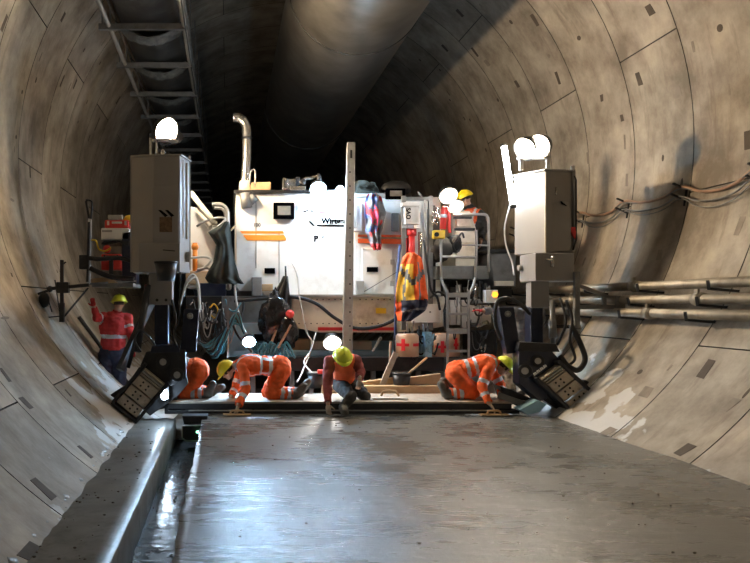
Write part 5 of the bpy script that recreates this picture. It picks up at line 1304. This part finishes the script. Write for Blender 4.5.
# 3: centre worker facing the camera
Yw = 10.95
person('worker', 'worker in maroon fleece, orange vest and lime helmet crouching at centre facing camera', dict(
    pelvis=P(346, 381, Yw+.22), chest=P(343, 365, Yw+.06), neck=P(342, 356, Yw-.06), head=P(342.5, 358, Yw-.20), shL=P(355.5, 360, Yw+.02), shR=P(329.5, 361, Yw-.02),
    elL=P(361, 372, Yw-.06), wrL=P(359.5, 379.5, Yw-.24), elR=P(327.5, 384, Yw-.18), wrR=P(328, 404, Yw-.36),
    hipL=P(352, 384, Yw+.2), hipR=P(340, 385, Yw+.18), knL=P(365, 396, Yw+.02), knR=P(351, 396.5, Yw-.28), anL=P(360, 398, Yw+.42), anR=P(343, 408, Yw-.33), toeL=P(356, 399, Yw+.55), toeR=P(345, 412, Yw-.45)),
    'maroon', 'dkcloth', 'helmL', V3((.05, -.75, -.65)), V3((0.02, -.62, .78)), dict(L=(V3((-.15, -.25, -.8)), V3((-.3, -.6, -.1)), -1, .7), R=(V3((.05, -.15, -.95)), V3((.2, .5, 0)), 1, .9)), stripes=None, vest='vest', glove='glove')
# 4: right kneeling worker, facing right
Yw = 11.1
person('worker', 'worker in orange with lime helmet kneeling at right, reaching down with a trowel', dict(
    pelvis=P(457, 371, Yw+.05), chest=P(482, 365, Yw), neck=P(494, 363, Yw-.02), head=P(503, 367, Yw-.04), shL=P(489, 366, Yw+.20), shR=P(489, 368, Yw-.20),
    elR=P(482, 387, Yw-.30), wrR=P(489, 403, Yw-.42), elL=P(501, 385, Yw+.10), wrL=P(501, 395, Yw-.12),
    hipR=P(455, 374, Yw-.06), hipL=P(456, 373, Yw+.14), knR=P(472, 393, Yw-.10), knL=P(474, 392, Yw+.2), anR=P(446, 394, Yw-.08), anL=P(448, 391, Yw+.18), toeR=P(441, 384, Yw-.08), toeL=P(443, 381, Yw+.18)),
    'hivis', 'hivis', 'helmL', V3((.72, -.05, -.70)), V3((.70, -.05, .72)), dict(R=(V3((.45, -.1, -.6)), V3((.3, 0, -.8)), 1, .4), L=(V3((.3, -.2, -.7)), V3((.5, 0, -.6)), -1, .5)), glove='glove', fat=1.2)
# 5: worker beside left wall, seen from behind
Yw = 12.4
person('worker', 'worker in red jacket seen from behind with one arm raised at left wall', dict(
    pelvis=P(113, 352, Yw), chest=P(114, 328, Yw), neck=P(117, 314, Yw), head=P(119, 304, Yw), shL=P(104, 317, Yw), shR=P(127, 318, Yw+.02),
    elL=P(97, 318, Yw-.1), wrL=P(94, 307, Yw-.15), elR=P(131, 334, Yw-.05), wrR=P(133, 348, Yw+.05),
    hipL=P(107, 355, Yw), hipR=P(118, 355, Yw), knL=P(105, 382, Yw-.08), knR=P(120, 382, Yw-.05), anL=P(106, 407, Yw), anR=P(120, 407, Yw), toeL=P(106, 411, Yw+.18), toeR=P(120, 411, Yw+.18)),
    'redjkt', 'navycloth', 'helmL', V3((-.1, .95, -.1)), V3((0, .1, 1)), dict(L=(V3((-.2, 0, .9)), V3((0, 1, 0)), 1, .8), R=(V3((0, .1, -.9)), V3((0, 1, 0)), -1, .6)), stripes='band', glove='redjkt', fat=1.3)
# 6: worker on rear platform
Yw = 13.6
person('worker', 'worker in orange vest and helmet standing on the right platform, back turned', dict(
    pelvis=P(478, 243, Yw), chest=P(474, 222, Yw), neck=P(469, 207, Yw), head=P(465.5, 199, Yw-.02), shL=P(461, 210, Yw+.1), shR=P(480, 214, Yw-.1),
    elL=P(457, 222, Yw+.1), wrL=P(455, 214, Yw-.1), elR=P(484, 229, Yw-.12), wrR=P(481, 240, Yw-.2),
    hipL=P(474, 246, Yw+.05), hipR=P(482, 246, Yw-.02), knL=P(474, 268, Yw), knR=P(482, 268, Yw), anL=P(475, 286, Yw), anR=P(482, 286, Yw), toeL=P(472, 289, Yw), toeR=P(479, 289, Yw-.05)),
    'dkcloth', 'dkcloth', 'helmY', V3((-.85, .3, -.35)), V3((-.3, 0, .9)), dict(L=(V3((-.3, -.2, .5)), V3((0, 1, 0)), 1, .6), R=(V3((-.1, -.1, -.9)), V3((-1, 0, 0)), -1, .6)), vest='vest')
# 8: worker mostly behind the right arm, pointing left
Yw = 12.1
person('worker', 'worker in tan trousers mostly hidden behind the right arm, pointing left', dict(
    pelvis=P(520, 344, Yw), chest=P(524, 321, Yw), neck=P(531, 308, Yw), head=P(539, 298, Yw), shL=P(514, 312, Yw-.12), shR=P(540, 312, Yw+.12),
    elL=P(497, 312, Yw-.2), wrL=P(483, 310.5, Yw-.25), elR=P(538, 328, Yw+.1), wrR=P(536, 342, Yw),
    hipL=P(511, 347, Yw-.02), hipR=P(523, 347, Yw+.05), knL=P(508, 370, Yw-.15), knR=P(524, 370, Yw-.1), anL=P(512, 393, Yw), anR=P(525, 393, Yw), toeL=P(506, 396, Yw-.1), toeR=P(518, 396, Yw-.1)),
    'greycloth', 'tancloth', 'helmL', V3((-.9, -.2, -.2)), V3((0, 0, 1)), dict(L=(V3((-1, 0, 0.05)), V3((0, 0, -1)), 1, .25), R=(V3((0, 0, -1)), V3((-1, 0, 0)), -1, .6)), stripes=None, glove='redjkt')
# trowels held by the workers
for px, py, Yt, lb in ((237, 415.5, 10.6, 'pale rectangular trowel under the left kneeling worker hand'), (494, 413, 10.58, 'brown rectangular trowel pressed on slab by the right worker')):
    c = Vector((P(px, py, Yt).x, Yt, 0.02)); t = thing('trowel', c, lb, 'trowel')
    MB().box(c+Vector((0, 0, 0.004)), (0.40, 0.13, 0.012)).build('blade', 'wood', t, 0.002)
    MB().tube(curve([c+Vector((-0.1, 0, 0.01)), c+Vector((-0.07, 0, 0.055)), c+Vector((0.07, 0, 0.055)), c+Vector((0.1, 0, 0.01))], 4), 0.014, 8).build('handle', 'wood', t)
# a helmet beside the red case, the head of a man behind the cabinet is not visible
t = thing('hard_hat', P(129.5, 222, 12.2), 'yellow hard hat resting behind the upper red tool case', 'helmet')
p = P(130, 224, 12.2); MB().ell(p, (.13, .15, .15), 20, None, 0.0).build('shell', 'yellow', t); MB().tube([p, p+Vector((0, 0, .015))], [.16, .145], 20).build('brim', 'yellow', t)
